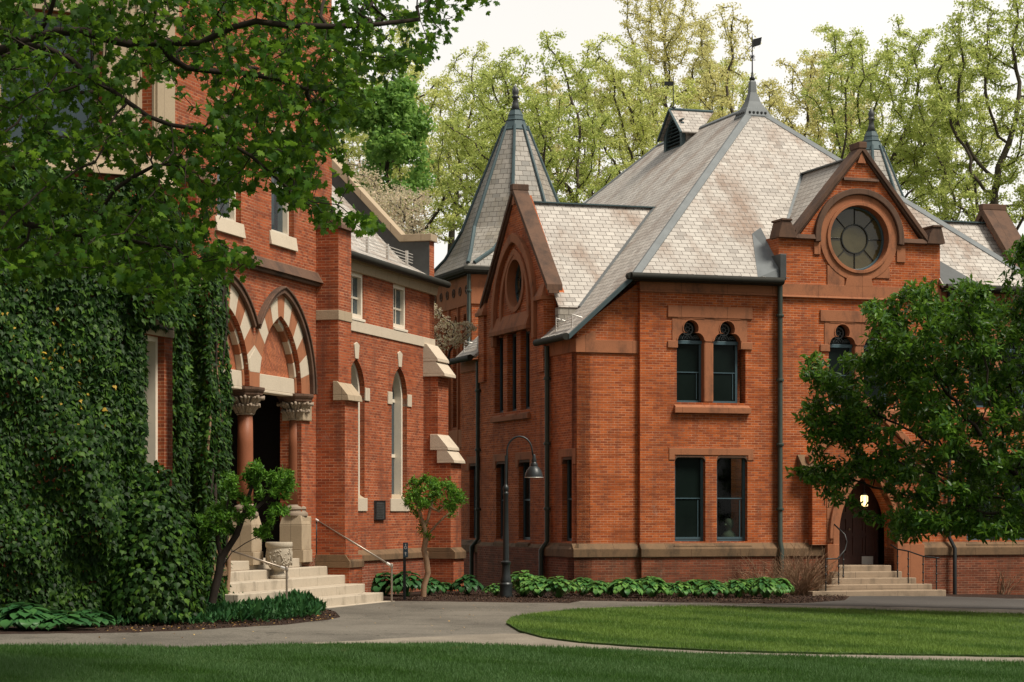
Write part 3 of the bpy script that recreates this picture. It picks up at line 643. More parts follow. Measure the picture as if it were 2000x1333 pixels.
# ================================================================ RIGHT BUILDING
r_ = (.9483, .3173); b_ = (-.3173, .9483)
O = (3.5625, 62.7)
def ST(s, t, z): return (O[0] + r_[0] * s + b_[0] * t, O[1] + r_[1] * s + b_[1] * t, z)
RF = Fr(O, r_, (-b_[0], -b_[1]))
lib = empty('brick_library', ST(6.3, 6, 0), 'orange brick building with steep hipped slate roof, gables and pointed turrets on the right', 'building')
SL, SR = -1.82, 14.45
RP = RF.off(-.15)                                  # recessed aisle end wall
RS = Fr(ST(SL, .15, 0)[:2], b_, (-r_[0], -r_[1]))  # aisle side wall, u = t-.15, facing left
zB0, zB1 = RF.z(1250, 570), RF.z(1250, 548)       # belt
ZE = 8.75; KR = .932
def zmain(s): return ZE + KR * (s + .3)
# windows of the front wall ----------------------------------------------------------
def trefoil(uc, a, z0, zs):
    rl = .62 * a; rt = .56 * a; zc = zs + .90 * a
    P = [(uc - a, z0), (uc + a, z0), (uc + a, zs)]
    P += [(uc + a - rl + rl * math.cos(q), zs + rl * math.sin(q)) for q in np.linspace(.15, math.radians(98), 6)]
    P += [(uc + rt * math.cos(q), zc + rt * math.sin(q)) for q in np.linspace(math.radians(-32), math.radians(212), 15)]
    P += [(uc - a + rl - rl * math.cos(q), zs + rl * math.sin(q)) for q in np.linspace(math.radians(98), .15, 6)]
    P += [(uc - a, zs)]
    return P
def upper_pair(fr, xs, par):
    """xs: px of window1 left/right, window2 left/right"""
    u = [fr.u(x) for x in xs]; z0 = fr.z(xs[0], 786); zs = fr.z(xs[0], 666); zt = fr.z(xs[0], 620); z2 = fr.z(xs[0], 597)
    br = rect(u[0] - .02, u[3] + .16, z0, zt)
    return u, z0, zs, zt, z2, br
U1 = upper_pair(RF, (1323, 1375, 1394, 1446), lib)
RB = RF.off(.06)
sh = RF.u(1618) - RF.u(1323)
U2 = ([x + sh for x in U1[0]], *U1[1:5], [(a + sh, b) for a, b in U1[5]])
zl0, zl1 = RF.z(1318, 1058), RF.z(1318, 889)
L1 = rect(RF.u(1318), RF.u(1378), zl0, zl1); L2 = rect(RF.u(1400), RF.u(1460), zl0, zl1)
def roundtop(pl, r=.12):
    (a, z0), (b, _), (_, z1), _ = pl
    return [(a, z0), (b, z0)] + [(b - r + r * math.cos(q), z1 - r + r * math.sin(q)) for q in np.linspace(0, math.pi / 2, 5)] + [(a + r - r * math.cos(q), z1 - r + r * math.sin(q)) for q in np.linspace(math.pi / 2, 0, 5)]
L1, L2 = roundtop(L1), roundtop(L2)
gB0, gB1 = RF.u(1519), RF.u(1834)
ZP = RF.z(1250, 1073)
# section A
m = MB(); m.prism(RF, rect(0, gB0, ZP, zB0), -.4, 0, [U1[5], L1, L2]); m.fb(RF, 0, gB0, zB0, ZE - .02, -.4, 0)
m.build('wall', 'brickR', lib)
m = MB(); m.fb(RF, 0, gB0, -1, ZP - .0005, -.4, .12); m.build('plinth_wall', 'brickbase', lib)
# gabled section B
cB = (gB0 + gB1) / 2; zK = RF.z(1530, 462); zAp = RF.z(1670, 299); cW = RF.u(1674.5); rW = .93; zW = RF.z(1674.5, 466)
prt = archpoly(RF.u(1684), .92, -1, 1.55, 1.75)
g = [(gB0, ZP), (gB1, ZP), (gB1, zK), (cB + 1.95, zK), (cB, zAp), (cB - 1.95, zK), (gB0, zK)]
prt2 = [(RF.u(1684) - .92, ZP), (RF.u(1684) + .92, ZP)] + [q for q in parc(RF.u(1684), .92, 1.55, 1.75)]
# outline with the door notch
g = [(gB0, ZP), prt2[0]] + list(reversed(prt2[2:])) + [prt2[1]] + g[1:]
m = MB(); m.prism(RF, g, -.4, .06, [circ(cW, zW, rW + .05), U2[5]])
m.build('wall', 'brickR', lib)
m = MB(); m.fb(RF, gB0, RF.u(1684) - .92, -1, ZP - .0005, -.4, .2); m.fb(RF, RF.u(1684) + .92, gB1, -1, ZP - .0005, -.4, .2); m.build('plinth_wall', 'brickbase', lib)
# section C, with windows largely behind the tree
sC1 = SR - 1.9
L3 = roundtop(rect(RF.u(1888), RF.u(1948), zl0, zl1)); L4 = roundtop(rect(RF.u(1962), RF.u(2022), zl0, zl1))
sh3 = RF.u(1893) - RF.u(1323); U3 = ([x + sh3 for x in U1[0]], *U1[1:5], [(a + sh3, b) for a, b in U1[5]])
m = MB(); m.prism(RF, rect(gB1, sC1, ZP, zB0), -.4, 0, [U3[5], L3, L4]); m.fb(RF, gB1, sC1, zB0, ZE - .02, -.4, 0); m.build('wall', 'brickR', lib)
m = MB(); m.fb(RF, gB1, sC1, -1, ZP - .0005, -.4, .12); m.build('plinth_wall', 'brickbase', lib)
def belt(fr, u0, u1, z0, z1, w_, mat='brown'):
    m = MB(); m.fb(fr, u0, u1, z0 + .06, z1, -.02, w_); m.fb(fr, u0, u1, z0, z0 + .06, -.02, w_ + .04, w_ + .02); return m.build('belt_course', mat, lib, .008)
belt(RF, -.02, gB0, zB0, zB1, .05); belt(RF, gB0 - .0, gB1 + .01, zB0 - .02, zB1 + .05, .12); belt(RF, gB1, sC1, zB0, zB1, .05)
def plinth(fr, u0, u1, w0, mat='plinth'):
    m = MB(); m.fb(fr, u0, u1, ZP - .22, ZP - .001, 0, w0 + .05); m.fb(fr, u0, u1, ZP, ZP + .16, -.01, w0 + .05, .015); return m.build('water_table', mat, lib, .01)
plinth(RF, -.03, gB0 - .03, .12); plinth(RB, gB0 - .05, RF.u(1625), .14); plinth(RB, RF.u(1747), gB1 + .03, .14); plinth(RF, gB1 + .04, sC1, .12)
def do_upper(fr, U, wf=0):
    u, z0, zs, zt, z2, br = U; a = (u[1] - u[0]) / 2
    ca, cb = (u[0] + u[1]) / 2, (u[2] + u[3]) / 2
    # stone tracery plate
    out_ = [(u[0] - .06, zs + .0), (ca - a, zs)] + [p for p in reversed(trefoil(ca, a, z0, zs)[2:-1])][::-1][::-1]
    P1 = trefoil(ca, a, z0, zs); P2 = trefoil(cb, a, z0, zs)
    head = MB()
    o_ = [(u[0] - .16, zs), P1[-1]] + list(reversed(P1[2:-1])) + [(u[2], zs)] + list(reversed(P2[2:-1])) + [(u[3] + .20, zs), (u[3] + .20, zt), (u[0] - .16, zt)]
    # remove near-duplicates
    q = [o_[0]]
    for p in o_[1:]:
        if abs(p[0] - q[-1][0]) + abs(p[1] - q[-1][1]) > 1e-4: q.append(p)
    head.prism(fr, q, -.24, wf + .02)
    o = head.build('window_head', 'brown', lib, .012)
    # recessed panel lines: raised rim arches
    m = MB()
    for P in (P1, P2):
        pp = P[3:-1]; uc = (P[0][0] + P[1][0]) / 2; zc = zs + .35
        pb = [(uc + (x - uc) * 1.13, zc + (z - zc) * 1.12) for x, z in pp]; strip2(m, fr, pp, pb, wf + .0, wf + .04)
    m.fb(fr, ca - a + .0, ca + a - .0, zt - .035, zt - .0, wf, wf + .035); m.fb(fr, cb - a, cb + a, zt - .035, zt, wf, wf + .035)
    m.build('trefoil_moulding', 'brown', o, .006)
    m = MB(); m.fb(fr, u[0] - .30, u[3] + .36, zt, z2, -.1, wf + .05); m.build('lintel', 'brown', o, .01)
    m = MB(); m.fb(fr, u[0] - .30, u[0] - .0, zs - .2, zs, -.15, wf + .045); m.fb(fr, u[3] + .0, u[3] + .36, zs - .2, zs, -.15, wf + .045); m.build('impost', 'brown', o, .01)
    m = MB(); m.fb(fr, u[1] + .0, u[2] - .0, z0, zs, -.24, wf + .005); m.build('mullion', 'brown', o, .04)
    m = MB(); m.fb(fr, u[0] - .12, u[3] + .28, z0 - .30, z0 - .14, -.05, wf + .13); m.fb(fr, u[0] - .1, u[3] + .26, z0 - .14, z0 + .0, -.2, wf + .13, -.10); m.build('sill', 'brown', o, .01)
    for P, uc in ((P1, ca), (P2, cb)):
        f = window(lib, fr, rect(uc - a, uc + a, z0, zs + .02), wf - .2, .065, [z0 + (zs - z0) * .5], [], 'frameblue', 'glass', bar=.025)
        m = MB(); m.fb(fr, uc - a, uc + a, zs - .07, zs + .03, wf - .26, wf - .15); m.fb(fr, uc + a - .15, uc + a - .13, z0 + .1, z0 + (zs - z0) * .48, wf - .24, wf - .21); m.build('transom', 'frameblue', f, .006)
        # leaded tracery in the head
        MB().prism(fr, rect(uc - a, uc + a, zs, zt - .02), wf - .30, wf - .27).build('pane', 'glass', f)
        m = MB()
        def ring(zc, r_a, r_b, n=22, wx=0):
            pa = circ(uc, zc, r_a, n, full=False); pb = circ(uc, zc, r_b, n, full=False); strip2(m, fr, pa, pb, wf - .26, wf - .235, False)
        zc = zs + .88 * a; ring(zc, .36 * a, .44 * a); ring(zc, .13 * a, .17 * a, 12)
        for j in range(8):
            q = j * math.pi / 4 + .2; m.tube([fr.p(uc + .15 * a * math.cos(q), zc + .15 * a * math.sin(q), wf - .245), fr.p(uc + .38 * a * math.cos(q), zc + .38 * a * math.sin(q), wf - .245)], .006, 4)
        for cx, R in ((0, .34), (-.62, .24), (.62, .24)):
            for rr in (R, R * .55):
                pa = circ(uc + cx * a, zs + .08, rr * a, 10, 0, math.pi, False); pb = circ(uc + cx * a, zs + .08, rr * a + .012, 10, 0, math.pi, False); strip2(m, fr, pa, pb, wf - .26, wf - .235)
            for j in range(1, 5):
                q = j * math.pi / 5; m.tube([fr.p(uc + cx * a, zs + .08, wf - .245), fr.p(uc + cx * a + R * a * math.cos(q), zs + .08 + R * a * math.sin(q), wf - .245)], .005, 4)
        m.build('leaded_tracery', 'lead', f)
do_upper(RF, U1); do_upper(RB, U2, 0); do_upper(RF, U3)
def do_lower(fr, Ps, wall_w=0, clear=()):
    u0 = min(p[0][0] for p in Ps); u1 = max(p[1][0] for p in Ps); z0 = Ps[0][0][1]; z1 = max(q[1] for q in Ps[0])
    m = MB(); m.prism(fr, [(u0 - .18, z1 - .14), (u0 - .01, z1 - .14), (u0 - .01, z1 + .0), (u1 + .01, z1), (u1 + .01, z1 - .14), (u1 + .18, z1 - .14), (u1 + .18, z1 + .2), (u0 - .18, z1 + .2)], -.1, .022)
    o = m.build('lintel', 'brown', lib, .012)
    m = MB()
    for P in Ps:
        a, b = P[0][0], P[1][0]; pa = P[2:]; uc = (a + b) / 2
        strip2(m, fr, [(uc + (x - uc) * .97, z - .07) for x, z in pa], pa, -.14, .0)
    m.build('lintel_roll', 'browndark', o, .02)
    m = MB(); m.fb(fr, u0 - .08, u1 + .08, z0 - .22, z0 - .12, -.02, .12, .12)
    for P in Ps: m.fb(fr, P[0][0] - .05, P[1][0] + .05, z0 - .12, z0, -.25, .12, -.12)
    m.build('sill', 'plinth', o, .01)
    for i, P in enumerate(Ps):
        a, b = P[0][0], P[1][0]
        f = window(lib, fr, rect(a, b, z0, z1), -.16, .08, [z0 + (z1 - z0) * .50], [], 'frameblue', 'clear' if i in clear else 'glass', bar=.028)
        m = MB(); m.fb(fr, b - .17, b - .145, z0 + .1, z0 + (z1 - z0) * .48, -.22, -.18); m.fb(fr, a + .07, b - .07, z0 + .06, z0 + .12, -.22, -.15); m.build('sash_bar', 'frameblue', f)
    return o
do_lower(RF, [L1, L2], clear=(1,)); do_lower(RF, [L3, L4])
# bust behind the right lower window
bu = (L2[0][0] + L2[1][0]) / 2 + .12; bp = RF.p(bu, zl0 + .02, -.5)
m = MB(); m.lathe(bp, [(.20, 0), (.21, .12), (.17, .2), (.09, .27), (.075, .32), (.11, .37), (.135, .45), (.13, .54), (.09, .61), (.02, .63)], 16, fn=lambda a, z: 1 + .08 * math.sin(3 * a) * (z > .35))
m.tube([(bp[0] - .09, bp[1] - .1, bp[2] + .45), (bp[0] - .14, bp[1] - .13, bp[2] + .43)], [.03, .02], 6)
bu_o = m.build('bust', 'bust', None, smooth=True); tag(bu_o, 'pale plaster bust standing inside the right ground floor window', 'bust')
m = MB(); m.fb(RF, L2[0][0] - .05, L2[1][0] + .05, zl0 - .05, zl0 + .018, -.75, -.41); m.build('window_shelf', 'wood', lib)
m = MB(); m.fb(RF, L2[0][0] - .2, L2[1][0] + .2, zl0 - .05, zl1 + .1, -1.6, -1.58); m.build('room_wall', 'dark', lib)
# round window -----------------------------------------------------------------------
o = MB().prism(RB, circ(cW, zW, 1.24, 48), -.1, .05, [circ(cW, zW, rW + .09, 48)]).build('round_window_surround', 'brown', lib, .012)
MB().prism(RB, circ(cW, zW, rW + .095, 48), -.3, .10, [circ(cW, zW, rW, 48)]).build('ring_moulding', 'brown', o, .04)
m = MB(); pa = circ(cW, zW, 1.245, 32, -.12, math.pi + .12, False); pb = circ(cW, zW, 1.42, 32, -.12, math.pi + .12, False); strip2(m, RB, pa, pb, -.02, .14); m.build('hood_moulding', 'browndark', o, .02)
m = MB()
m.fb(RB, cW - 1.42, cW - 1.22, zW - .52, zW - .17, -.05, .05); m.fb(RB, cW + 1.22, cW + 1.5, zW - .65, zW - .17, -.05, .045)
m.prism(RB, [(cW - .45, zB1 + .03), (cW + .45, zB1 + .03), (cW + .38, zW - 1.1), (cW - .38, zW - 1.1)], -.05, .06)
m.fb(RB, cW - 1.0, cW - .46, zB1 + .03, zW - .82, -.05, .035); m.fb(RB, cW + .46, cW + 1.0, zB1 + .3, zW - .82, -.05, .035)
m.build('surround_blocks', 'brown', o, .01)
f = MB().prism(RB, circ(cW, zW, rW, 48), -.28, -.2, [circ(cW, zW, rW - .06, 48)]).build('window', 'frameblue', lib, .01)
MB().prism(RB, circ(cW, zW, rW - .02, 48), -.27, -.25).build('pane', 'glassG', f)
m = MB()
MB2 = strip2(m, RB, circ(cW, zW, .40, 32, full=False), circ(cW, zW, .43, 32, full=False), -.25, -.21, False)
for j in range(8):
    q = j * math.pi / 4 + math.pi / 2; m.tube([RB.p(cW + .42 * math.cos(q), zW + .42 * math.sin(q), -.23), RB.p(cW + .9 * math.cos(q), zW + .9 * math.sin(q), -.23)], .013, 5)
m.build('glazing_bars', 'iron', f)
# gable copings, kneelers, string
def gable_trim(fr, c, half, zk, za, th, w0, w1, par, mat='browndark', kne=True, ledge=None):
    m = MB(); pa = [(c - half, zk), (c, za), (c + half, zk)]; k = th / math.cos(math.atan((za - zk) / half))
    pb = [(c - half - .0, zk + k), (c, za + k), (c + half + .0, zk + k)]
    strip2(m, fr, pa, pb, w0, w1); o = m.build('gable_coping', mat, par, .015)
    m = MB(); pa2 = [(a, z - k * .45) for a, z in pa]; strip2(m, fr, pa2, pa, w0 + .1, w1 - .06); m.build('coping_moulding', mat, o, .01)
    m = MB(); m.fb(fr, c - .13, c + .13, za + k - .12, za + k + .07, w0 - .02, w1 + .02); m.build('ridge_stone', mat, o, .02)
    m = MB(); t_ = (k) 
    m.prism(fr, [(c - .55 * th * 2, za - .35), (c + .55 * th * 2, za - .35), (c, za - .02)], w1 - .08, w1 - .045); m.build('apex_stone', 'brown', o)
    return o
gable_trim(RB, cB, 2.12, zK - .02, zAp + .04, .12, -.42, .14, lib)
for sd_, uu in ((-1, gB0), (1, gB1)):
    m = MB(); q = -sd_
    m.prism(RB, [(uu - q * .07, zK - .05), (uu + q * .5, zK - .05), (uu + q * .42, zK + .2), (uu + q * .3, zK + .42), (uu + q * .04, zK + .42), (uu - q * .07, zK + .02)], -.46, .17)
    m.fb(RB, min(uu - q * .0, uu + q * .34), max(uu - q * .0, uu + q * .34), zK + .42, zK + .48, -.5, .2)
    m.build('kneeler', 'browndark', lib, .012)
m = MB(); m.fb(RB, gB0 + .2, cW - 1.40, zK - .06, zK + .07, -.02, .14, .1); m.fb(RB, cW + 1.40, gB1 - .2, zK - .06, zK + .07, -.02, .14, .1)
zs_ = RF.z(1670, 352); hw = 1.95 * (zAp - zs_) / (zAp - zK) - .05; m.fb(RB, cB - hw, cB + hw, zs_ - .04, zs_ + .05, -.02, .10, .06); m.build('string_course', 'browndark', lib, .008)
# gable side cheeks and roof
zr = RF.z(1670, 313, -.5); kg = 1.24
m = MB(); m.fb(RF, gB0, gB0 + .35, ZE - .5, zK, -1.2, -.4); m.fb(RF, gB1 - .35, gB1, ZE - .5, zK, -1.2, -.4); m.build('wall', 'brickR', lib)
def tmain(z): return (z - ZE) / KR - .3
hb = 2.15; zlow = zr - kg * hb
m = MB()
for sd_ in (-1, 1):
    m.add([ST(cB, .3, zr), ST(cB, tmain(zr) + .02, zr), ST(cB + sd_ * hb, tmain(zlow), zlow), ST(cB + sd_ * hb, .3, zlow)], [(0, 1, 2, 3) if sd_ < 0 else (3, 2, 1, 0)])
m.build('roof', 'slate', lib, solid=-.04)
def flash(pts, width, par=lib, mat='lead', up=.035, name='flashing'):
    m = MB(); pts = [Vector(p) for p in pts]; d = (pts[1] - pts[0]).normalized(); s_ = width
    n = d.cross(Vector((0, 0, 1))).normalized() * s_ / 2; a, b = pts[0], pts[1]; upv = Vector((0, 0, up))
    m.hexa([a - n, b - n, b + n, a + n, a - n + upv, b - n + upv, b + n + upv, a + n + upv]); return m.build(name, mat, par)
# ---- main roof
R0, R1 = 6.3, 14.0; ZR = ZE + KR * (R0 + .3); TB = 18.6; SX = 12.9; SE = -2.12
m = MB()
A_ = (6.3, 6.3); B_ = (6.3, 14.0)
def zr_(x): return ZE + KR * (x + .3)
vv = [ST(-.3, -.3, ZE), ST(SX, -.3, ZE), ST(6.3, 6.3, ZR), ST(6.3, 14.0, ZR), ST(-.3, 20.6, ZE), ST(SX, 20.6, ZE)]
zlo = zr_(SE)
vv += [ST(SE, -.05, zlo), ST(SE, 10.9, zlo), ST(-.3, 10.9, ZE), ST(12.6 - SE, -.05, zlo), ST(12.6 - SE, 10.9, zlo), ST(SX, 10.9, ZE)]
tn0, tn1 = RS.u(1070) + .14, RS.u(944) + .16
vv += [ST(SE, tn0, zlo), ST(-1.45, tn0, zr_(-1.45)), ST(-1.45, tn1, zr_(-1.45)), ST(SE, tn1, zlo)]
vv += [ST(gB0 + .03, -.3, ZE), ST(gB0 + .03, .35, ZE + .65 * KR), ST(gB1 - .03, .35, ZE + .65 * KR), ST(gB1 - .03, -.3, ZE)]
m.add(vv, [(0, 16, 17, 18, 19, 1, 2), (6, 0, 2, 3, 4, 8, 7, 15, 14, 13, 12), (1, 9, 10, 11, 5, 3, 2), (4, 3, 5)])
m.build('roof', 'slate', lib, solid=.09)
# hip strips follow the hips on both sides
def hipstrip(p, q, wd=.15, mat='lead', par=lib):
    p, q = Vector(p), Vector(q); d = (q - p).normalized(); h = Vector((0, 0, 1)).cross(d).normalized()
    m = MB(); up = d.cross(h).normalized()
    if up.z < 0: up = -up
    pts = [(-wd, -wd * .48 + .01), (0, .05), (wd, -wd * .48 + .01), (wd, -wd * .48 - .03), (0, .0), (-wd, -wd * .48 - .03)]
    vs = [p + h * a + up * b for a, b in pts] + [q + h * a + up * b for a, b in pts]
    m.add(vs, [(0, 1, 7, 6), (1, 2, 8, 7), (2, 3, 9, 8), (3, 4, 10, 9), (4, 5, 11, 10), (5, 0, 6, 11), (0, 5, 4, 3, 2, 1), (6, 7, 8, 9, 10, 11)])
    return m.build('hip_flashing', mat, par)
hipstrip(ST(-.3, -.3, ZE + .01), ST(6.3, 6.3, ZR)); hipstrip(ST(SX, -.3, ZE + .01), ST(6.3, 6.3, ZR)); hipstrip(ST(6.3, 14.0, ZR), ST(-.3, 20.6, ZE), .1); hipstrip(ST(6.3, 6.3, ZR), ST(6.3, 14.0, ZR), .1)
def valley(p, q, wd=.16):
    p, q = Vector(p), Vector(q); m = MB(); h = Vector((r_[0], r_[1], 0)) * wd * .5
    up = Vector((0, 0, .05)); m.hexa([p - h - up, p + h - up, q + h - up, q - h - up, p - h + up * .6, p + h + up * .6, q + h + up * .6, q - h + up * .6]); return m.build('valley_flashing', 'lead', lib)
valley(ST(cB - hb - .02, tmain(zlow), zlow), ST(cB - .05, tmain(zr) - .0, zr)); flash([ST(cB, .3, zr + .02), ST(cB, tmain(zr), zr + .02)], .3)
# lead cricket beside the gable
m = MB(); m.add([ST(gB0 - .75, -.28, ZE + .02), ST(gB0 + .02, -.25, ZE + .02), ST(gB0 + .02, -.2, ZE + .35), ST(gB0 + .02, 1.2, zmain(1.2) + .25), ST(gB0 - .22, 1.25, zmain(1.25) + .03)], [(0, 1, 2, 4), (2, 3, 4)]); m.build('lead_apron', 'lead', lib, solid=.03)
m = MB(); m.fb(RF, gB0 - .07, gB0 + .12, ZE - .02, ZE + .72, -.35, .32); m.build('lead_box', 'leaddark', lib, .01)
m = MB(); m.add([ST(gB1 + .02, -.28, ZE + .03), ST(gB1 + 1.3, -.26, ZE + .03), ST(gB1 + .02, .75, zmain(.75) + .06)], [(0, 1, 2)]); m.build('lead_apron', 'leaddark', lib, solid=.03)
# gutters
m = MB()
def gut(p, q, r=.10):
    m.tube([p, q], r, 10); P, Q = Vector(p), Vector(q)
gut(ST(-.42, -.42, ZE - .06), ST(gB0 - .02, -.42, ZE - .06)); m.fb(RF, -.35, gB0, ZE - .17, ZE - .04, -.1, .38)
gut(ST(gB1 + .02, -.42, ZE - .06), ST(SX, -.42, ZE - .06)); m.fb(RF, gB1 + .02, SX, ZE - .17, ZE - .04, -.1, .38)
gut(ST(SE - .1, -.1, zlo - .06), ST(SE - .1, 2.45, zlo - .06)); gut(ST(SE - .1, 8.7, zlo - .06), ST(SE - .1, 10.95, zlo - .06))
m.tube([ST(-.42, -.42, ZE - .06), ST(-.42, -.2, ZE - .06)], .1, 8)
m.build('gutter', 'gutter', lib, smooth='auto')
m = MB()
for q in range(1, 7):
    s0 = q * .72; m.tube([ST(s0, -.50, ZE + .02), ST(s0, -.28, ZE + .06)], .012, 4)
for q in range(1, 4):
    m.tube([ST(SE - .17, q * .6, zlo + .02), ST(SE + .04, q * .6, zlo + .1)], .012, 4)
m.build('gutter_strap', 'galv', lib)
# raking verge at the end of the low roof
m = MB(); a = Vector(ST(-.32, -.36, ZE - .04)); b = Vector(ST(SE - .02, -.12, zlo - .04)); up = Vector((0, 0, .11)); nn = Vector((b_[0], b_[1], 0)) * .14
m.hexa([a - up, b - up, b - up + nn, a - up + nn, a + up * .35, b + up * .35, b + up * .35 + nn, a + up * .35 + nn]); m.build('verge_board', 'leadblue', lib, .008)
# aisle end wall (raked top) and side wall
zS = zlo - .1
u0r = SL
m = MB(); m.prism(RP, [(u0r, ZP), (0.0, ZP), (0, ZE - .2), (u0r, zr_(SL) - .14)], -.4, 0); m.build('wall', 'brickR', lib)
m = MB(); m.fb(RP, u0r - .12, 0, -1, ZP - .0005, -.4, .12); m.build('plinth_wall', 'brickbase', lib)
zb_ = RP.z(1190, 690)
m = MB(); m.fb(RP, u0r - .04, 0, zb_, zb_ + .36, -.02, .05); m.prism(RP, [(u0r - .04, zb_ + .36), (u0r + .55, zb_ + .36), (u0r + .55, zb_ + .62), (u0r - .04, zb_ + .38)], -.02, .04); m.build('belt_course', 'brown', lib, .01)
plinth(RP, u0r - .16, -.03, .12)
def rsu(x): return RS.u(x)
bL, bR = rsu(944), rsu(1070)      # bay far / near ends
zlS = RS.z(1118, 1058); zhS = RS.z(1118, 892)
W4 = roundtop(rect(rsu(1119), rsu(1098), zlS, zhS)); W3 = roundtop(rect(rsu(1040), rsu(1017), zlS, zhS)); W2 = roundtop(rect(rsu(992), rsu(973), zlS, zhS)); W1 = roundtop(rect(rsu(933), rsu(917), zlS, zhS))
m = MB(); zt_ = zlo - .12; BG = RS.off(.07)
m.prism(RS, rect(0.0, bR, ZP, zt_), -.4, 0, [W4])
m.prism(RS, rect(bL, 10.75, ZP, zt_), -.4, 0, [W1])
m.build('wall', 'brickR', lib)
m = MB(); m.fb(RS, -.12, bR, -1, ZP - .0005, -.4, .12); m.fb(RS, bL, 10.75, -1, ZP - .0005, -.4, .12); m.fb(BG, bR - .02, bL + .02, -1, ZP - .0007, -.45, .12); m.build('plinth_wall', 'brickbase', lib)
m = MB(); m.fb(RS, -.04, bR, zb_ + .02, zb_ + .40, -.02, .05); m.build('belt_course', 'brown', lib, .01)
m = MB(); m.fb(RS, bL, 10.75, zb_ + .05, zb_ + .40, -.02, .05); m.build('belt_course', 'brown', lib, .01)
plinth(RS, -.14, 10.8, .12)
# the bay: gable wall
BG = RS.off(.07); cG = 5.1; hG = 3.1; zF = 8.35; zA = 11.62
la = [rect(rsu(x1), rsu(x0), 0, 0) for x0, x1 in ((970, 987), (995, 1013), (1021, 1039))]
zla, zlb = RS.z(1030, 800), RS.z(1030, 645)
lan = [rect(l[0][0], l[1][0], zla, zlb) for l in la]
rO = .70; zO = 8.98
gp = [(bR, ZP), (bL, ZP), (bL, zF), (cG + hG - .1, zF), (cG, zA), (cG - hG + .1, zF), (bR, zF)]
m = MB(); m.prism(BG, gp, -.5, 0, [circ(cG, zO, rO + .04), *lan, W3, W2])
m.fb(BG, bR - .05, bR + .5, 6.2, zF, -.3, .08); m.fb(BG, bL - .5, bL + .05, 6.2, zF, -.3, .08)
m.build('wall', 'brickR', lib)
MB().prism(BG, circ(cG, zO, rO + .16, 36), -.3, .05, [circ(cG, zO, rO, 36)]).build('ring_moulding', 'brown', lib, .03)
f = MB().prism(BG, circ(cG, zO, rO, 36), -.3, -.22, [circ(cG, zO, rO - .06, 36)]).build('window', 'frameblue', lib)
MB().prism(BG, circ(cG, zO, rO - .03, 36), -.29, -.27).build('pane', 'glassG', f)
m = MB(); strip2(m, BG, circ(cG, zO, .28, 24, full=False), circ(cG, zO, .31, 24, full=False), -.27, -.23, False)
for j in range(8):
    q = j * math.pi / 4 + .39; m.tube([BG.p(cG + .3 * math.cos(q), zO + .3 * math.sin(q), -.25), BG.p(cG + .68 * math.cos(q), zO + .68 * math.sin(q), -.25)], .013, 5)
m.build('glazing_bars', 'iron', f)
zfo = 7.55
m = MB(); pa = [(cG + 1.78, 7.2)] + parc(cG, 1.78, 8.0, 2.2, 12) + [(cG - 1.78, 7.2)]
pb = [(cG + 2.0, 7.2)] + parc(cG, 2.0, 8.0, 2.48, 12) + [(cG - 2.0, 7.2)]
strip2(m, BG, pa, pb, -.02, .13); m.build('hood_moulding', 'brown', lib, .02)
m = MB(); pa = [(cG + 1.2, 7.45)] + parc(cG, 1.2, 8.2, 1.62, 12) + [(cG - 1.2, 7.45)]; pb = [(cG + 1.38, 7.45)] + parc(cG, 1.38, 8.2, 1.82, 12) + [(cG - 1.38, 7.45)]
strip2(m, BG, pa, pb, -.02, .07); m.build('inner_arch', 'brown', lib, .02)
uu0, uu1 = lan[2][0][0] - .06, lan[0][1][0] + .06
uu0, uu1 = min(p[0][0] for p in lan) - .1, max(p[1][0] for p in lan) + .1
m = MB(); m.fb(BG, uu0, uu1, zlb, zlb + .12, -.1, .16, .16); m.fb(BG, uu0, uu1, zlb + .12, zlb + .55, -.1, .16, .02); m.build('window_hood', 'brown', lib, .01)
m = MB(); m.fb(BG, uu0, uu1, zla - .28, zla - .14, -.02, .11)
for l in lan: m.fb(BG, l[0][0] - .02, l[1][0] + .02, zla - .14, zla + .02, -.35, .11, -.2)
m.build('sill', 'brown', lib, .01)
for l in lan: window(lib, BG, l, -.17, .08, [], [], 'frameblue', 'glass')
for Wn, fr_ in ((W4, RS), (W3, BG), (W2, BG), (W1, RS)):
    z1 = zhS; a_, c_ = Wn[0][0], Wn[1][0]
    m = MB(); m.prism(fr_, [(a_ - .25, z1 - .22), (a_ - .01, z1 - .22), (a_ - .01, z1), (c_ + .01, z1), (c_ + .01, z1 - .22), (c_ + .25, z1 - .22), (c_ + .25, z1 + .22), (a_ - .25, z1 + .22)], -.1, .025); o = m.build('lintel', 'brown', lib, .01)
    m = MB(); strip2(m, fr_, [(x, z - .08) for x, z in Wn[2:]], Wn[2:], -.14, -.0); m.build('lintel_roll', 'browndark', o, .02)
    m = MB(); m.fb(fr_, a_ - .05, c_ + .05, zlS - .2, zlS - .1, -.02, .09); m.fb(fr_, a_ - .02, c_ + .02, zlS - .1, zlS + .03, -.35, .09, -.24); m.build('sill', 'plinth', o, .01)
    window(lib, fr_, rect(a_, c_, zlS, z1), -.15, .08, [(zlS + z1) / 2], [], 'frameblue', 'glass')
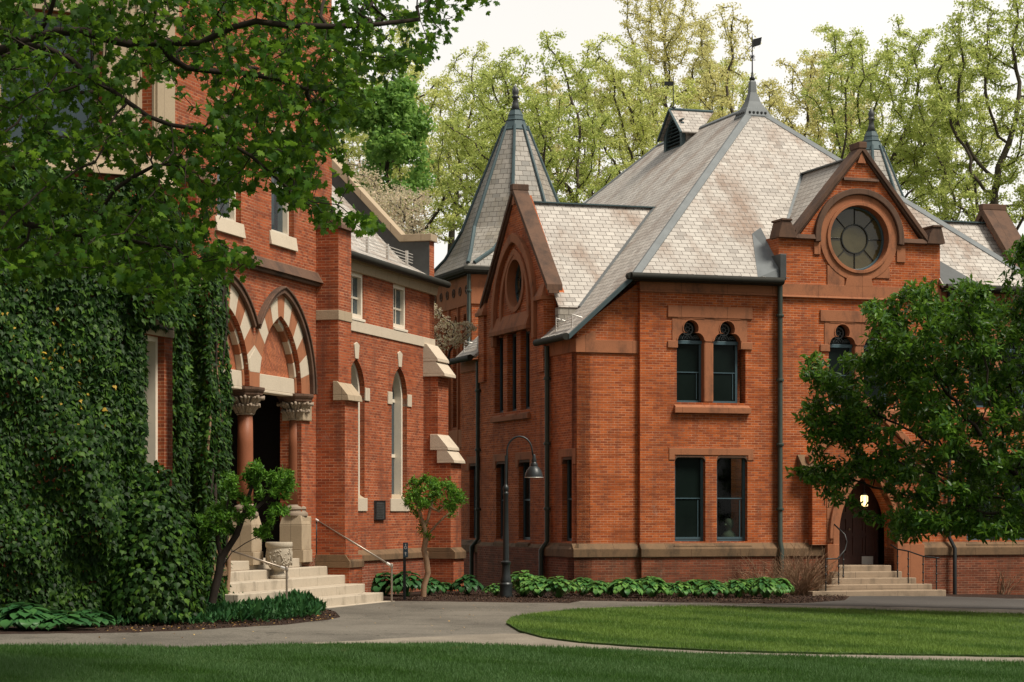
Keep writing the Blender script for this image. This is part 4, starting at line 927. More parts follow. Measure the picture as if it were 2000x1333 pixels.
# bay coping and kneelers
m = MB()
gable_trim(BG, cG, hG + .05, zF + .12, zA + .05, .13, -.36, .12, lib)
for sd_, uu in ((-1, bR), (1, bL)):
    a, b = (uu - .12, uu + .62) if sd_ < 0 else (uu - .62, uu + .12)
    m = MB(); m.fb(BG, a, b, zF - .1, zF + .02, -.55, .18)
    m.hexa([BG.p(a + .03, zF + .02, .15), BG.p(b - .03, zF + .02, .15), BG.p(b - .03, zF + .02, -.52), BG.p(a + .03, zF + .02, -.52),
            BG.p((a + b) / 2 - .05, zF + .62, -.1), BG.p((a + b) / 2 + .05, zF + .62, -.1), BG.p((a + b) / 2 + .05, zF + .62, -.4), BG.p((a + b) / 2 - .05, zF + .62, -.4)])
    m.build('kneeler', 'brown', lib, .012)
# cross gable roofs (left and right)
def smain(z): return (z - ZE) / KR - .3
zRg = 11.38; tG = cG + .2; kk = 1.0; hh = 3.4; zlw = zRg - kk * hh
for side in (0, 1):
    f_ = (lambda s: s) if side == 0 else (lambda s: 12.6 - s)
    m = MB()
    for sd_ in (-1, 1):
        q = [ST(f_(SL - .35 + .45), tG, zRg), ST(f_(smain(zRg)), tG, zRg), ST(f_(smain(zlw)), tG + sd_ * hh, zlw), ST(f_(SL - .35 + .45), tG + sd_ * hh, zlw)]
        m.add(q, [(0, 1, 2, 3)])
    o = m.build('roof', 'slate', lib)
    md = o.modifiers.new('so', 'SOLIDIFY'); md.thickness = .04; md.offset = 0
    flash([ST(f_(SL + .1), tG, zRg + .03), ST(f_(smain(zRg) + .1), tG, zRg + .03)], .26, mat='leadblue')
    if side == 0:
        m = MB(); p, q = Vector(ST(f_(smain(zlw)), tG - hh, zlw)), Vector(ST(smain(zRg), tG, zRg)); d = (q - p).normalized(); n1 = Vector((b_[0], b_[1], 0)) * .16; up = Vector((0, 0, .06))
        m.hexa([p - n1 - up, p + n1 * .3 - up, q + n1 * .3 - up, q - n1 - up, p - n1 + up * .6, p + n1 * .3 + up, q + n1 * .3 + up, q - n1 + up * .6]); m.build('valley_flashing', 'lead', lib)
# slate cheeks under the cross gable eaves
m = MB(); zq = lambda s: zr_(s) - .05
m.add([ST(SL + .1, tG - hh + .02, zq(SL + .1)), ST(smain(zlw), tG - hh + .02, zlw), ST(SL + .1, tG - hh + .02, zlw)], [(0, 1, 2)]); m.build('slate_cheek', 'slate2', lib, solid=.3)
# far bay on the right side (only its coping shows over the roof)
BR2 = Fr(ST(12.6 - SL + .1, .15, 0)[:2], b_, (r_[0], r_[1]))
m = MB(); m.prism(BR2, [(2.3, -1), (8.4, -1), (8.4, zF), (cG + 2.95, zF), (cG, zA), (cG - 2.95, zF), (2.3, zF)], -.5, 0); m.fb(BR2, -.15, 2.3, -1, zt_, -.5, -.1); m.fb(BR2, 8.4, 18.4, -1, zt_, -.5, -.1); m.build('wall', 'brickR', lib)
gable_trim(BR2, cG, hG + .05, zF + .12, zA + .05, .2, -.7, .14, lib)
m = MB(); RQ = RF.off(-.15); m.prism(RQ, [(12.6, -1), (12.6 - SL, -1), (12.6 - SL, zr_(SL) - .1), (12.6, ZE - .1)], -.4, 0); m.build('wall', 'brickR', lib)
# nave walls above aisles beyond, back wall
m = MB(); m.box(-1, -1, 0, 0, 0, 0) if False else None
BK = Fr(ST(0, 20.3, 0)[:2], r_, b_); m.fb(BK, -1, 13.5, -1, ZE, -.4, 0)
LN = Fr(ST(0, 10.8, 0)[:2], b_, (-r_[0], -r_[1])); m.fb(LN, 0, 9.5, -1, ZE, -.4, 0); m.build('wall', 'brickR', lib)
# louvred dormer ------------------------------------------------------------------------
def hit_left(x, y):      # photo position -> point on the left roof slope
    k = (x - 1000) / F_PX; h = (HOR - y) / F_PX
    # unknown d: s from xy
    lo, hi = 60., 90.
    for _ in range(60):
        d = (lo + hi) / 2; X = k * d; dx, dy = X - O[0], d - O[1]; s = dx * r_[0] + dy * r_[1]; z = EYE + h * d
        if z > zmain(s): lo = d     # above the roof: the ray is still in front of it
        else: hi = d
    return s, dx * b_[0] + dy * b_[1], z
sd0, td0, zd0 = hit_left(1314, 292)
DF = Fr(ST(sd0, td0, 0)[:2], b_, (-r_[0], -r_[1])); zd0 -= .02
dh, dr = .78, 1.28
m = MB(); m.prism(DF, [(-.8, zd0 - .05), (.8, zd0 - .05), (.8, zd0 + .55), (0, zd0 + 1.22), (-.8, zd0 + .55)], -.12, 0, [archpoly(0, .6, zd0 + .05, zd0 + .3, .72)])
dorm = m.build('dormer', 'leadblue', lib, .01)
m = MB(); [m.fb(DF, -.64, .64, zd0 + .07 + q * .12, zd0 + .12 + q * .12, -.14, -.01, -.08) for q in range(8)]; m.build('louvre', 'leadblue', dorm)
m = MB(); m.prism(DF, archpoly(0, .64, zd0, zd0 + .28, .78), -.24, -.18); m.build('backing', 'dark', dorm)
m = MB()
for sd_ in (-1, 1):
    a = [DF.p(0, zd0 + 1.33, .12), DF.p(sd_ * 1.02, zd0 + .44, .12), DF.p(sd_ * 1.02, zd0 + .44, -.5 / KR), DF.p(0, zd0 + 1.33, -1.37 / KR)]; m.add(a, [(0, 1, 2, 3)])
m.build('dormer_roof', 'slate', dorm, solid=.04)
m = MB()
for sd_ in (-1, 1): m.add([DF.p(sd_ * .8, zd0 - .1, -.12), DF.p(sd_ * .8, zd0 + .56, -.12), DF.p(sd_ * .8, zd0 + .56, -.64)], [(0, 1, 2)])
m.build('dormer_cheek', 'slate2', dorm, solid=.02)
m = MB(); m.tube([DF.p(-1.02, zd0 + .42, .13), DF.p(0, zd0 + 1.33, .13), DF.p(1.02, zd0 + .42, .13)], .045, 4); m.tube([DF.p(0, zd0 + 1.35, .12), DF.p(0, zd0 + 1.35, -1.44)], .05, 6); m.build('dormer_trim', 'leadblue', dorm)
q = DF.p(0, 0, -.02); zq_ = zd0 + 1.36
m = MB(); m.lathe((q[0], q[1], zq_), [(.05, 0), (.07, .05), (.03, .1), (.018, .2), (.014, 1.05), (.004, 1.12)], 8); m.box(q[0] - .30, q[0] - .01, q[1] - .008, q[1] + .008, zq_ + .78, zq_ + .92); m.build('weather_vane', 'iron', dorm)
# finials -----------------------------------------------------------------------------------
def roof_cap(s, t, vane=True, k=1):
    c = ST(s, t, 0); c = (c[0], c[1], 0); rot = math.atan2(r_[1], r_[0]) + math.pi / 4
    m = MB(); m.lathe(c, [(.78 * k, ZR - .42), (.80 * k, ZR - .36), (.62 * k, ZR - .12), (.56 * k, ZR - .1), (.36 * k, ZR + .12), (.2 * k, ZR + .42), (.13, ZR + .75), (.10, ZR + .8)], 4, rot)
    o = m.build('roof_cap', 'lead', lib, .01)
    m = MB(); m.lathe((c[0], c[1], 0), [(.06, ZR + .8), (.10, ZR + .86), (.045, ZR + .93), (.022, ZR + 1.1), (.016, ZR + 2.15), (.005, ZR + 2.3)], 8)
    m.tube([(c[0] - .1, c[1], ZR + 1.45), (c[0] + .1, c[1], ZR + 1.45)], .012, 5)
    for q in range(8): a = q * math.pi / 4; m.tube([(c[0], c[1], ZR + 1.55), (c[0] + .09 * math.cos(a), c[1], ZR + 1.55 + .09 * math.sin(a))], .018, 4)
    m.build('finial', 'iron', o, smooth=True)
    sg = 1 if t < 8 else -1
    m = MB(); m.hexa([(c[0] + sg * .02, c[1] - .012, ZR + 1.85), (c[0] + sg * .26, c[1] - .012, ZR + 1.93), (c[0] + sg * .26, c[1] + .012, ZR + 1.93), (c[0] + sg * .02, c[1] + .012, ZR + 1.85),
                      (c[0] + sg * .02, c[1] - .012, ZR + 2.1), (c[0] + sg * .30, c[1] - .012, ZR + 2.17), (c[0] + sg * .30, c[1] + .012, ZR + 2.17), (c[0] + sg * .02, c[1] + .012, ZR + 2.1)]); m.build('weather_vane', 'iron', o)
    m = MB()
    for q in range(-2, 3) if k > .6 else ():
        p = Vector(ST(s - .5 + 0, t, 0)); 
        for fx, fy in (((q * .17), -.53), (-.53, (q * .17))):
            pp = ST(s + fx * k, t + fy * k, ZR - .26); m.lathe((pp[0], pp[1], pp[2] - .03), [(.035, 0), (.04, .03), (.035, .06)], 8)
    if k > .6: m.build('rivet', 'leaddark', o)
roof_cap(6.3, 6.3, k=.78)
# turrets: square brick towers with broach spires ----------------------------------------------
def turret(cs_, ct_, frz=True):
    H = 2.25; c = ST(cs_, ct_, 0); zt = 10.05
    m = MB()
    T1 = Fr(ST(cs_ - H, ct_ - H, 0)[:2], b_, (-r_[0], -r_[1])); T2 = Fr(ST(cs_ - H, ct_ - H, 0)[:2], r_, (-b_[0], -b_[1]))
    T3 = Fr(ST(cs_ + H, ct_ - H, 0)[:2], b_, r_); T4 = Fr(ST(cs_ - H, ct_ + H, 0)[:2], r_, b_)
    hol = []
    if frz:
        for q in range(3): uc = .75 + q * 1.05; hol.append(archpoly(uc, .32, 5.0, 8.1, .62))
        for q in range(3): uc = .75 + q * 1.05; hol.append(rect(uc - .32, uc + .32, 1.5, 4.1))
    m.prism(T1, rect(0, 2 * H, -1, zt), -.35, 0, hol); m.fb(T2, .001, 2 * H - .001, -1, zt, -.35, -.001); m.fb(T3, 0, 2 * H, -1, zt, -.35, 0); m.fb(T4, .001, 2 * H - .001, -1, zt, -.35, -.001)
    tw = m.build('turret', 'brickR', lib)
    m = MB(); m.fb(T1, -.04, 2 * H, 8.95, zt - .1, -.01, .05); m.fb(T2, -.04, 2 * H, 8.95, zt - .1, -.01, .05)
    if frz:
        for q in range(4): m.fb(T1, .28 + q * 1.05, .38 + q * 1.05, 4.4, 8.95, -.01, .08)
        m.fb(T1, .2, 3.6, 4.3, 4.9, -.01, .06)
    m.build('frieze', 'brown', tw, .01)
    if frz:
        m = MB()
        for q in range(6):
            uc = .4 + q * .72
            strip2(m, T1, circ(uc, 9.45, .10, 10, full=False), circ(uc, 9.45, .15, 10, full=False), .05, .08, False); m.lathe((*T1.p(uc, 0, .06)[:2], 9.45 - .04), [(.03, 0), (.05, .04), (.03, .08)], 8)
        m.build('rosette', 'browndark', tw)
        for h_ in hol: window(tw, T1, h_, -.2, .06, [], [], 'frameblue', 'glass')
    rot = math.atan2(r_[1], r_[0]); Z = [zt - .02, zt + .22, zt + .72, zt + 1.6, zt + 2.6, 15.2]; A = [(2.52, .02), (2.36, .12), (2.02, .5), (1.66, 1.0), (1.30, 1.0), (.36, 1.0)]
    m = MB(); lv = []
    for z, (ap, cf) in zip(Z, A):
        e = ap * math.tan(math.pi / 8); x = ap - (ap - e) * cf       # corner chamfer grows from square to octagon
        lv.append([(ap, -x), (ap, x), (x, ap), (-x, ap), (-ap, x), (-ap, -x), (-x, -ap), (x, -ap)])
    for L_, z in zip(lv, Z): m.v += [ST(cs_ + a, ct_ + b, z) for a, b in L_]
    for i in range(len(Z) - 1):
        for j in range(8): m.f.append((i * 8 + j, i * 8 + (j + 1) % 8, i * 8 + 8 + (j + 1) % 8, i * 8 + 8 + j))
    sp = m.build('spire', 'slate2', tw)
    m = MB()
    for j in range(8):
        pts = [ST(cs_ + L_[j][0] * 1.005, ct_ + L_[j][1] * 1.005, z + .02) for L_, z in list(zip(lv, Z))[1:]]
        m.tube(pts, [.07, .07, .07, .065, .05], 6)
    m.build('hip_flashing', 'leadblue', sp)
    m = MB(); c0 = (c[0], c[1], 0); ro = rot + math.pi / 8
    m.lathe(c0, [(.45, 15.02), (.47, 15.08), (.43, 15.12), (.32, 15.38), (.34, 15.41), (.28, 15.44), (.25, 15.55), (.26, 15.58), (.18, 15.75), (.19, 15.77)], 8, ro); m.build('spire_cap', 'leadblue', sp)
    m = MB(); m.lathe(c0, [(.16, 15.76), (.11, 15.95), (.08, 16.16), (.13, 16.19), (.13, 16.23), (.075, 16.26), (.11, 16.32), (.11, 16.42), (.055, 16.54), (.005, 16.62)], 12); m.build('finial', 'leaddark', sp, smooth=True)
    m = MB()
    e = 2.56
    m.tube([ST(cs_ - e, ct_ + e, zt), ST(cs_ - e, ct_ - e, zt), ST(cs_ + e, ct_ - e, zt), ST(cs_ + e, ct_ + e, zt)], .11, 8)
    for fr_ in (T1, T2): m.fb(fr_, -.25, 2 * H + .2, zt - .14, zt, -.1, .26)
    m.build('gutter', 'gutter', tw)
    return tw
turret(1.0, 13.85); turret(14.4, 13.85, False)
# downpipes
def pipe(pts, r=.055, name='downpipe', mat='pipe', par=None):
    m = MB(); m.tube(pts, r, 10); o = m.build(name, mat, lib if par is None else par, smooth='auto')
    m = MB(); p0, p1 = Vector(pts[0]), Vector(pts[1])
    n = max(2, int((p0 - p1).length / 1.7))
    for q in range(n):
        c = p0.lerp(p1, (q + .5) / n); m.lathe((c.x, c.y, c.z - .04), [(r * 1.35, 0), (r * 1.45, .02), (r * 1.45, .06), (r * 1.35, .08)], 10)
    m.build('pipe_clip', mat, o); return o
up = RF.u(1519.5)
pipe([RF.p(up, ZE - .1, .14), RF.p(up, ZP + .2, .14), RF.p(up, ZP - .05, .24), RF.p(up, -.3, .24)], .075)
pipe([RS.p(bR - .22, zlo - .15, .1), RS.p(bR - .22, ZP + .2, .1), RS.p(bR - .1, ZP - .05, .24), RS.p(bR - .1, -.2, .24)], .07)
pipe([RS.p(bL + .25, zlo - .15, .1), RS.p(bL + .25, ZP + .2, .1), RS.p(bL + .45, ZP - .05, .24), RS.p(bL + .45, -.2, .24)], .065)
ur = RF.u(1850); pipe([RF.p(ur, ZE - .1, .12), RF.p(ur, ZP + .3, .12), RF.p(ur + .08, ZP - .02, .3), RF.p(ur + .08, -.4, .3)], .06, mat='iron')
pipe([ST(-1.4, 11.45, 9.95), ST(-1.4, 11.45, 7.6), ST(-1.4, 11.3, 7.4)], .06)
# snow guards on the low eaves
for t0, t1 in ((.35, 1.75), (9.0, 10.5)):
    m = MB()
    for q in range(4): m.tube([ST(SE + .25, t0, zr_(SE + .25) + .08 + q * .07), ST(SE + .25, t1, zr_(SE + .25) + .08 + q * .07)], .011, 5)
    for tt in (t0 + .05, t1 - .05):
        m.tube([ST(SE + .25, tt, zr_(SE + .25)), ST(SE + .25, tt, zr_(SE + .25) + .36), ST(SE + .55, tt, zr_(SE + .55))], .02, 5)
    m.build('snow_guard', 'galv', lib)
# --- door portal
PC = RF.u(1684); PW = RF.off(.34); zD = RF.z(1684, 1105, -.4) 
m = MB(); pa = [(PC + 1.22, ZP + .16)] + parc(PC, 1.22, 1.62, 2.1, 12) + [(PC - 1.22, ZP + .16)]
po = [(PC + 2.05, 2.9)]
outp = [(PC - 1.75, ZP + .1), (PC - .92, ZP + .1)] + list(reversed(parc(PC, .92, 1.55, 1.75, 12))) + [(PC + .92, ZP + .1), (PC + 1.75, ZP + .1), (PC + 1.75, 3.55), (PC, 5.2), (PC - 1.75, 3.55)]
m.prism(PW, outp, -.33, 0); o = m.build('portal', 'brickR', lib)
m = MB(); strip2(m, PW, [(PC + .92, -.35)] + parc(PC, .92, 1.55, 1.75, 12) + [(PC - .92, -.35)], [(PC + 1.12, -.35)] + parc(PC, 1.12, 1.55, 1.98, 12) + [(PC - 1.12, -.35)], -.6, .05); m.build('door_arch', 'brown', o, .02)
m = MB(); strip2(m, PW, [(PC + 1.13, 1.4)] + parc(PC, 1.13, 1.55, 2.0, 12) + [(PC - 1.13, 1.4)], [(PC + 1.25, 1.4)] + parc(PC, 1.25, 1.55, 2.14, 12) + [(PC - 1.25, 1.4)], 0, .12); m.build('hood_moulding', 'brown', o, .02)
m = MB(); strip2(m, PW, [(PC - 1.9, 3.5), (PC, 5.2), (PC + 1.9, 3.5)], [(PC - 1.9, 3.74), (PC, 5.46), (PC + 1.9, 3.74)], -.34, .1); m.build('gable_coping', 'brown', o, .015)
for sd_ in (-1, 1):
    a, b = sorted((PC + sd_ * 1.35, PC + sd_ * 2.1)); m = MB(); m.fb(PW, a, b, 3.2, 3.45, -.34, .12, .06); m.fb(PW, a, b, 3.45, 3.8, -.34, .1, -.25); m.build('kneeler', 'plinth', o, .01)
    a, b = sorted((PC + sd_ * .93, PC + sd_ * 1.3)); m = MB()
    for q in range(4): m.fb(PW, a if q % 2 else a, b - .12 * (q % 2) if sd_ > 0 else b, ZP + .16 + q * .33, ZP + .16 + q * .33 + .325, -.3, .02)
    m.fb(PW, a, b + (.5 if sd_ > 0 else 0), -1, ZP + .12, -.3, .06); m.build('jamb_block', 'brown', o, .012)
DR = RF.off(-.75)
dr = MB().prism(DR, rect(PC - .92, PC + .92, -.6, 3.3), -.15, -.02).build('door', 'wood', lib)
m = MB()
for sd_ in (-1, 1):
    for (za_, zb2, ) in ((.30 + zD, .85 + zD), (.95 + zD, 1.4 + zD), (1.5 + zD, 2.2 + zD)):
        a, b = sorted((PC + sd_ * .08, PC + sd_ * .46)); 
        m.prism(DR, rect(a, b, za_, zb2), -.02, .012, [rect(a + .06, b - .06, za_ + .06, zb2 - .06)])
        a, b = sorted((PC + sd_ * .5, PC + sd_ * .86)); m.prism(DR, rect(a, b, za_, zb2), -.02, .012, [rect(a + .06, b - .06, za_ + .06, zb2 - .06)])
m.build('door_panel', 'wood', dr)
m = MB(); m.fb(DR, PC + .36, PC + .72, zD + .02, zD + .26, .0, .04); m.build('kick_plate', 'galv', dr)
m = MB(); m.lathe((*DR.p(PC - .05, 0, .05)[:2], zD + 1.05), [(.02, -.03), (.04, 0), (.02, .03)], 10); m.tube([DR.p(PC - .05, zD + 1.05, -.02), DR.p(PC - .05, zD + 1.05, .05)], .012, 6); m.build('handle', 'steel', dr)
# lit lantern over the door
lp = RF.p(RF.u(1688), 0, .0)
lz = RF.z(1688, 980)
lant = empty('porch_lantern', (lp[0], lp[1], lz + .4), 'glowing yellow lantern hanging in the arched doorway behind the tree', 'lantern')
m = MB(); m.lathe((lp[0], lp[1], lz - .14), [(.09, 0), (.11, .05), (.11, .28), (.08, .32)], 6); m.build('lantern_glass', 'lit', lant)
m = MB(); m.lathe((lp[0], lp[1], lz + .18), [(.13, 0), (.10, .05), (.03, .12), (.012, .16), (.012, .55)], 6)
for q in range(6): a = q * math.pi / 3; m.tube([(lp[0] + .112 * math.cos(a), lp[1] + .112 * math.sin(a), lz - .15), (lp[0] + .112 * math.cos(a), lp[1] + .112 * math.sin(a), lz + .18)], .01, 4)
m.build('lantern_frame', 'iron', lant)
# door steps
st2 = empty('door_steps', RF.p(PC, -.2, 1), 'five stone steps with worn edges up to the dark arched door', 'steps')
for k, (x0, x1, yy) in enumerate(((1631, 1741, 1105), (1628, 1762, 1117), (1624, 1790, 1129.5), (1599, 1821, 1142), (1587, 1848, 1154))):
    wf = .32 + .34 * k; wb = -.76 if k == 0 else wf - .34; z1 = RF.z((x0 + x1) / 2, yy, wf)
    m = MB(); m.fb(RF, RF.u(x0, wf), RF.u(x1, wf), -.9, z1, wb, wf); m.build('step', 'stepbrown', st2, .02)
# railings
def rail2(name, xs, sgn, lab):
    e = empty(name, RF.p(RF.u(xs[0][0]), -.1, 1.2), lab, 'railing'); tops = []
    for (x, yb, yt, wv) in xs:
        u = RF.u(x, wv); zb2 = RF.z(x, yb, wv); zt2 = RF.z(x, yt, wv); tops.append(RF.p(u, zt2, wv))
        m = MB(); m.tube([RF.p(u, zb2 - .03, wv), RF.p(u, zt2, wv)], .018, 6)
        for q in (.25, .5, .75): m.lathe((*RF.p(u, 0, wv)[:2], zb2 + (zt2 - zb2) * q), [(.018, -.03), (.034, 0), (.018, .03)], 8)
        m.build('post', 'iron', e)
    return e, tops
e, tp = rail2('iron_railing', [(1613, 1153, 1092, 1.55), (1638, 1153, 1092, 1.2), (1647, 1141, 1078, .8)], 1, 'black iron stair railing with curling end left of the door steps')
cur = [tp[0], tp[1], tp[2]]
m = MB(); base = tp[1]
pts = [tp[0], tuple(Vector(tp[0]).lerp(Vector(tp[1]), .9)), tuple(Vector(tp[2]) + Vector((.05, 0, .05))), (tp[2][0] + .1, tp[2][1], tp[2][2] + .28), (tp[2][0] + .06, tp[2][1] + .1, tp[2][2] + .48), (tp[2][0] - .22, tp[2][1] + .3, tp[2][2] + .78)]
m.tube(pts, .022, 8); m.build('handrail', 'iron', e, smooth=True)
e, tp = rail2('iron_railing', [(1753, 1129, 1073, .75), (1774, 1137, 1077, 1.0), (1803, 1150, 1087, 1.3), (1829, 1153, 1090, 1.55)], 1, 'black iron stair railing with straight posts right of the door steps')
m = MB(); m.tube([(tp[0][0] - .15, tp[0][1] + .25, tp[0][2] + .12), *tp, (tp[-1][0] + .08, tp[-1][1], tp[-1][2])], .022, 8); m.build('handrail', 'iron', e, smooth=True)
# ================================================================ GROUND
def sheet(name, px, mat, dz, kind='structure', skirt=.0, label=None, sub=None, world=None):
    pts = [gpt(x, y, dz) for x, y in px] if world is None else [(a, b, gz(a) + dz) for a, b in world]
    tri = tessellate_polygon([[Vector((p[0], p[1], 0)) for p in pts]]); m = MB()
    m.v = list(pts); m.f = [tuple(t) if True else t for t in tri]; m.pc = [(0, 0)]
    if skirt:
        n = len(pts); m.v += [(p[0], p[1], p[2] - skirt) for p in pts]
        for i in range(n): m.f.append((i, (i + 1) % n, n + (i + 1) % n, n + i))
    o = m.build(name, mat); return tag(o, kind=kind)
def wob(px, amp=1.2, n=5, seed=1):
    r = random.Random(seed); out = []
    for i in range(len(px)):
        a, b = px[i], px[(i + 1) % len(px)]; L = max(1, int(abs(a[0] - b[0]) / 28))
        for k in range(L):
            t = k / L; out.append((a[0] + (b[0] - a[0]) * t, a[1] + (b[1] - a[1]) * t + r.uniform(-amp, amp) * .35))
    return out
m = MB(); m.add([(x, y, gz(x) - .04) for x, y in [(-400, -60), (400, -60), (400, 900), (-400, 900)]], [(0, 1, 2, 3)]); tag(m.build('ground', 'earth'), kind='structure')
sheet('mulch_bed', None, 'mulch', .012, world=[(-30, 36), (-7, 36.4), (-3, 41), (0, 48), (30, 52), (30, 66), (-12, 66), (-30, 50)])
sheet('asphalt_path', wob([(-500, 1256), (0, 1241), (240, 1239), (380, 1233), (560, 1222), (640, 1214), (665, 1208), (655, 1196), (620, 1188), (700, 1181), (755, 1176), (900, 1177), (1110, 1180), (1135, 1175), (1200, 1176), (1330, 1179), (1500, 1181), (1580, 1180), (1650, 1174), (1660, 1166), (1850, 1166), (1870, 1169), (2000, 1172), (2500, 1178), (2500, 1330), (1000, 1290), (0, 1290), (-500, 1300)], 2, seed=3), 'asphalt', .02)
sheet('painted_shade_asphalt', wob([(1330, 1186), (1500, 1181.5), (1580, 1180.5), (1650, 1174.5), (1662, 1166.5), (1850, 1166.5), (2000, 1172.5), (2400, 1177), (2400, 1200), (2000, 1192), (1700, 1187)], 1), 'asphaltdark', .024)  # shade near the door steps, painted as a darker sheet
sheet('concrete_path', wob([(300, 1271), (420, 1268), (560, 1261), (700, 1255), (850, 1246), (980, 1241), (1040, 1241), (1150, 1255), (1400, 1275), (2500, 1300), (2500, 1330), (1600, 1300), (1150, 1285), (700, 1275), (330, 1280)], 2, seed=5), 'concrete', .028)
sheet('concrete_path', wob([(1060, 1203), (1150, 1192), (1250, 1186), (1500, 1184), (1700, 1187), (2000, 1194), (2400, 1202), (2400, 1220), (2000, 1210), (1500, 1197), (1150, 1203)], 1, seed=6), 'concrete', .028)
LA = wob([(-700, 1262), (-200, 1266), (0, 1268), (180, 1270), (350, 1274), (420, 1271), (560, 1266), (740, 1264), (880, 1264), (1000, 1270), (1150, 1275), (1400, 1285), (1700, 1295), (2000, 1303), (2600, 1320), (3200, 1900), (-1200, 1900)], 1.2, seed=8)
LB = wob([(989, 1222), (996, 1213), (1015, 1208), (1060, 1202), (1130, 1195), (1220, 1191), (1360, 1190), (1500, 1191), (1700, 1196), (2000, 1206), (2500, 1222), (2500, 1310), (2000, 1288), (1600, 1282), (1400, 1277), (1250, 1269), (1130, 1260), (1060, 1250), (1015, 1238)], 1.0, seed=9)
sheet('lawn', LA, 'lawn', .06, skirt=.08); sheet('lawn', LB, 'lawn', .06, skirt=.08)
# ---------------------------------------------------------------- numpy leaf instancing
def frames(D, N):
    D = D / (np.linalg.norm(D, axis=1, keepdims=True) + 1e-9); N = N - D * (D * N).sum(1, keepdims=True)
    N = N / (np.linalg.norm(N, axis=1, keepdims=True) + 1e-9); return D, np.cross(D, N), N
def inst(P, D, N, S, TV, TF):
    """template axes: x across, y along the leaf, z its normal"""
    D, B, N = frames(D, N); TV = np.asarray(TV, float); TF = np.asarray(TF, int); k = len(TV)
    S = np.asarray(S).reshape(-1, 1, 1)
    V = P[:, None, :] + S * (TV[None, :, 0:1] * B[:, None, :] + TV[None, :, 1:2] * D[:, None, :] + TV[None, :, 2:3] * N[:, None, :])
    F = TF[None] + (np.arange(len(P)) * k)[:, None, None]
    return V.reshape(-1, 3), F.reshape(-1, 3)
def fan(outline, zf=lambda x, y: 0):
    V = [(0, .35, zf(0, .35) + .02)] + [(x, y, zf(x, y)) for x, y in outline]; n = len(outline)
    return V, [(0, 1 + i, 1 + (i + 1) % n) for i in range(n)]
half = [(.04, 0), (.10, .12), (.34, .02), (.30, .16), (.52, .30), (.38, .38), (.44, .58), (.26, .52), (.16, .60), (.22, .80), (.08, .78)]
MAPLE = fan([(0, -.02)] + half + [(0, 1.0)] + [(-x, y) for x, y in reversed(half)], lambda x, y: -.25 * abs(x) - .12 * y * y)
ih = [(.12, .0), (.40, .12), (.34, .42), (.12, .62)]
IVY = fan([(0, .08)] + ih + [(0, 1.0)] + [(-x, y) for x, y in reversed(ih)], lambda x, y: -.2 * abs(x) - .15 * y * y)
eh = [(.13, .18), (.20, .45), (.13, .75)]
ELL = ([(0, 0, 0), (.17, .3, .03), (-.17, .3, .03), (.16, .66, .0), (-.16, .66, .0), (0, 1, -.12), (0, .3, -.02), (0, .66, -.04)],
       [(0, 1, 6), (0, 6, 2), (6, 1, 3), (6, 3, 7), (2, 6, 7), (2, 7, 4), (7, 3, 5), (4, 7, 5)])
DIA = ([(0, 0, 0), (.3, .5, .05), (0, 1, -.08), (-.3, .5, .05)], [(0, 1, 2), (0, 2, 3)])
def rdir(n, up=0., seed=None):
    v = RG.normal(size=(n, 3)); v /= np.linalg.norm(v, axis=1, keepdims=True); v[:, 2] += up; return v / np.linalg.norm(v, axis=1, keepdims=True)
def colonize(A, nodes, par, step, infl, kill, iters=220, jit=.18, maxn=6000, up=0.):
    A = np.array(A); nodes = [np.array(n, float) for n in nodes]; par = list(par); kids = [0] * len(nodes)
    NN = np.array(nodes); d = np.linalg.norm(A[:, None] - NN[None], axis=2); near = d.argmin(1); dist = d.min(1)
    for it in range(iters):
        if len(A) == 0 or len(nodes) > maxn: break
        act = dist < (infl if it > 3 else 1e9)
        if not act.any():
            act = dist < dist.min() * 1.2
        new = []
        for q in np.unique(near[act]):
            if kids[q] > 3: continue
            v = A[act & (near == q)] - nodes[q]; v = (v / (np.linalg.norm(v, axis=1, keepdims=True) + 1e-9)).sum(0); v[2] += up
            L = np.linalg.norm(v)
            if L < 1e-6: continue
            v = v / L + RG.normal(size=3) * jit; v /= np.linalg.norm(v)
            nodes.append(nodes[q] + v * step); par.append(int(q)); kids.append(0); kids[q] += 1; new.append(len(nodes) - 1)
        if not new: break
        Nn = np.array([nodes[i] for i in new]); dd = np.linalg.norm(A[:, None] - Nn[None], axis=2); mi = dd.argmin(1); md = dd.min(1)
        up_ = md < dist; near[up_] = np.array(new)[mi[up_]]; dist[up_] = md[up_]
        keep = dist > kill; A = A[keep]; near = near[keep]; dist = dist[keep]
    return np.array(nodes), np.array(par)
def branch_mesh(nodes, par, r0, pw=2.3, rmin=None, rmax=None, sides=6):
    n = len(nodes); r = np.zeros(n); kids = [[] for _ in range(n)]
    for i in range(n):
        if par[i] >= 0: kids[par[i]].append(i)
    order = sorted(range(n), key=lambda i: -i)
    acc = np.zeros(n)
    for i in order:
        r[i] = acc[i] ** (1 / pw) if acc[i] > 0 else r0
        if rmax: r[i] = min(r[i], rmax)
        if par[i] >= 0: acc[par[i]] += r[i] ** pw
    m = MB()
    starts = [i for i in range(n) if par[i] < 0]; done = set()
    stack = [(i, None) for i in starts]
    while stack:
        i, prev = stack.pop(); path = [i] if prev is None else [prev, i]
        cur = i
        while kids[cur]:
            ks = sorted(kids[cur], key=lambda q: -r[q])
            for q in ks[1:]: stack.append((q, cur))
            cur = ks[0]; path.append(cur)
        rs = [r[q] for q in path]
        if prev is not None: rs[0] = rs[1]
        if len(path) > 1: m.tube([nodes[q] for q in path], rs, sides if rs[0] > r0 * 3 else 4, cap=False)
    return m, r, kids
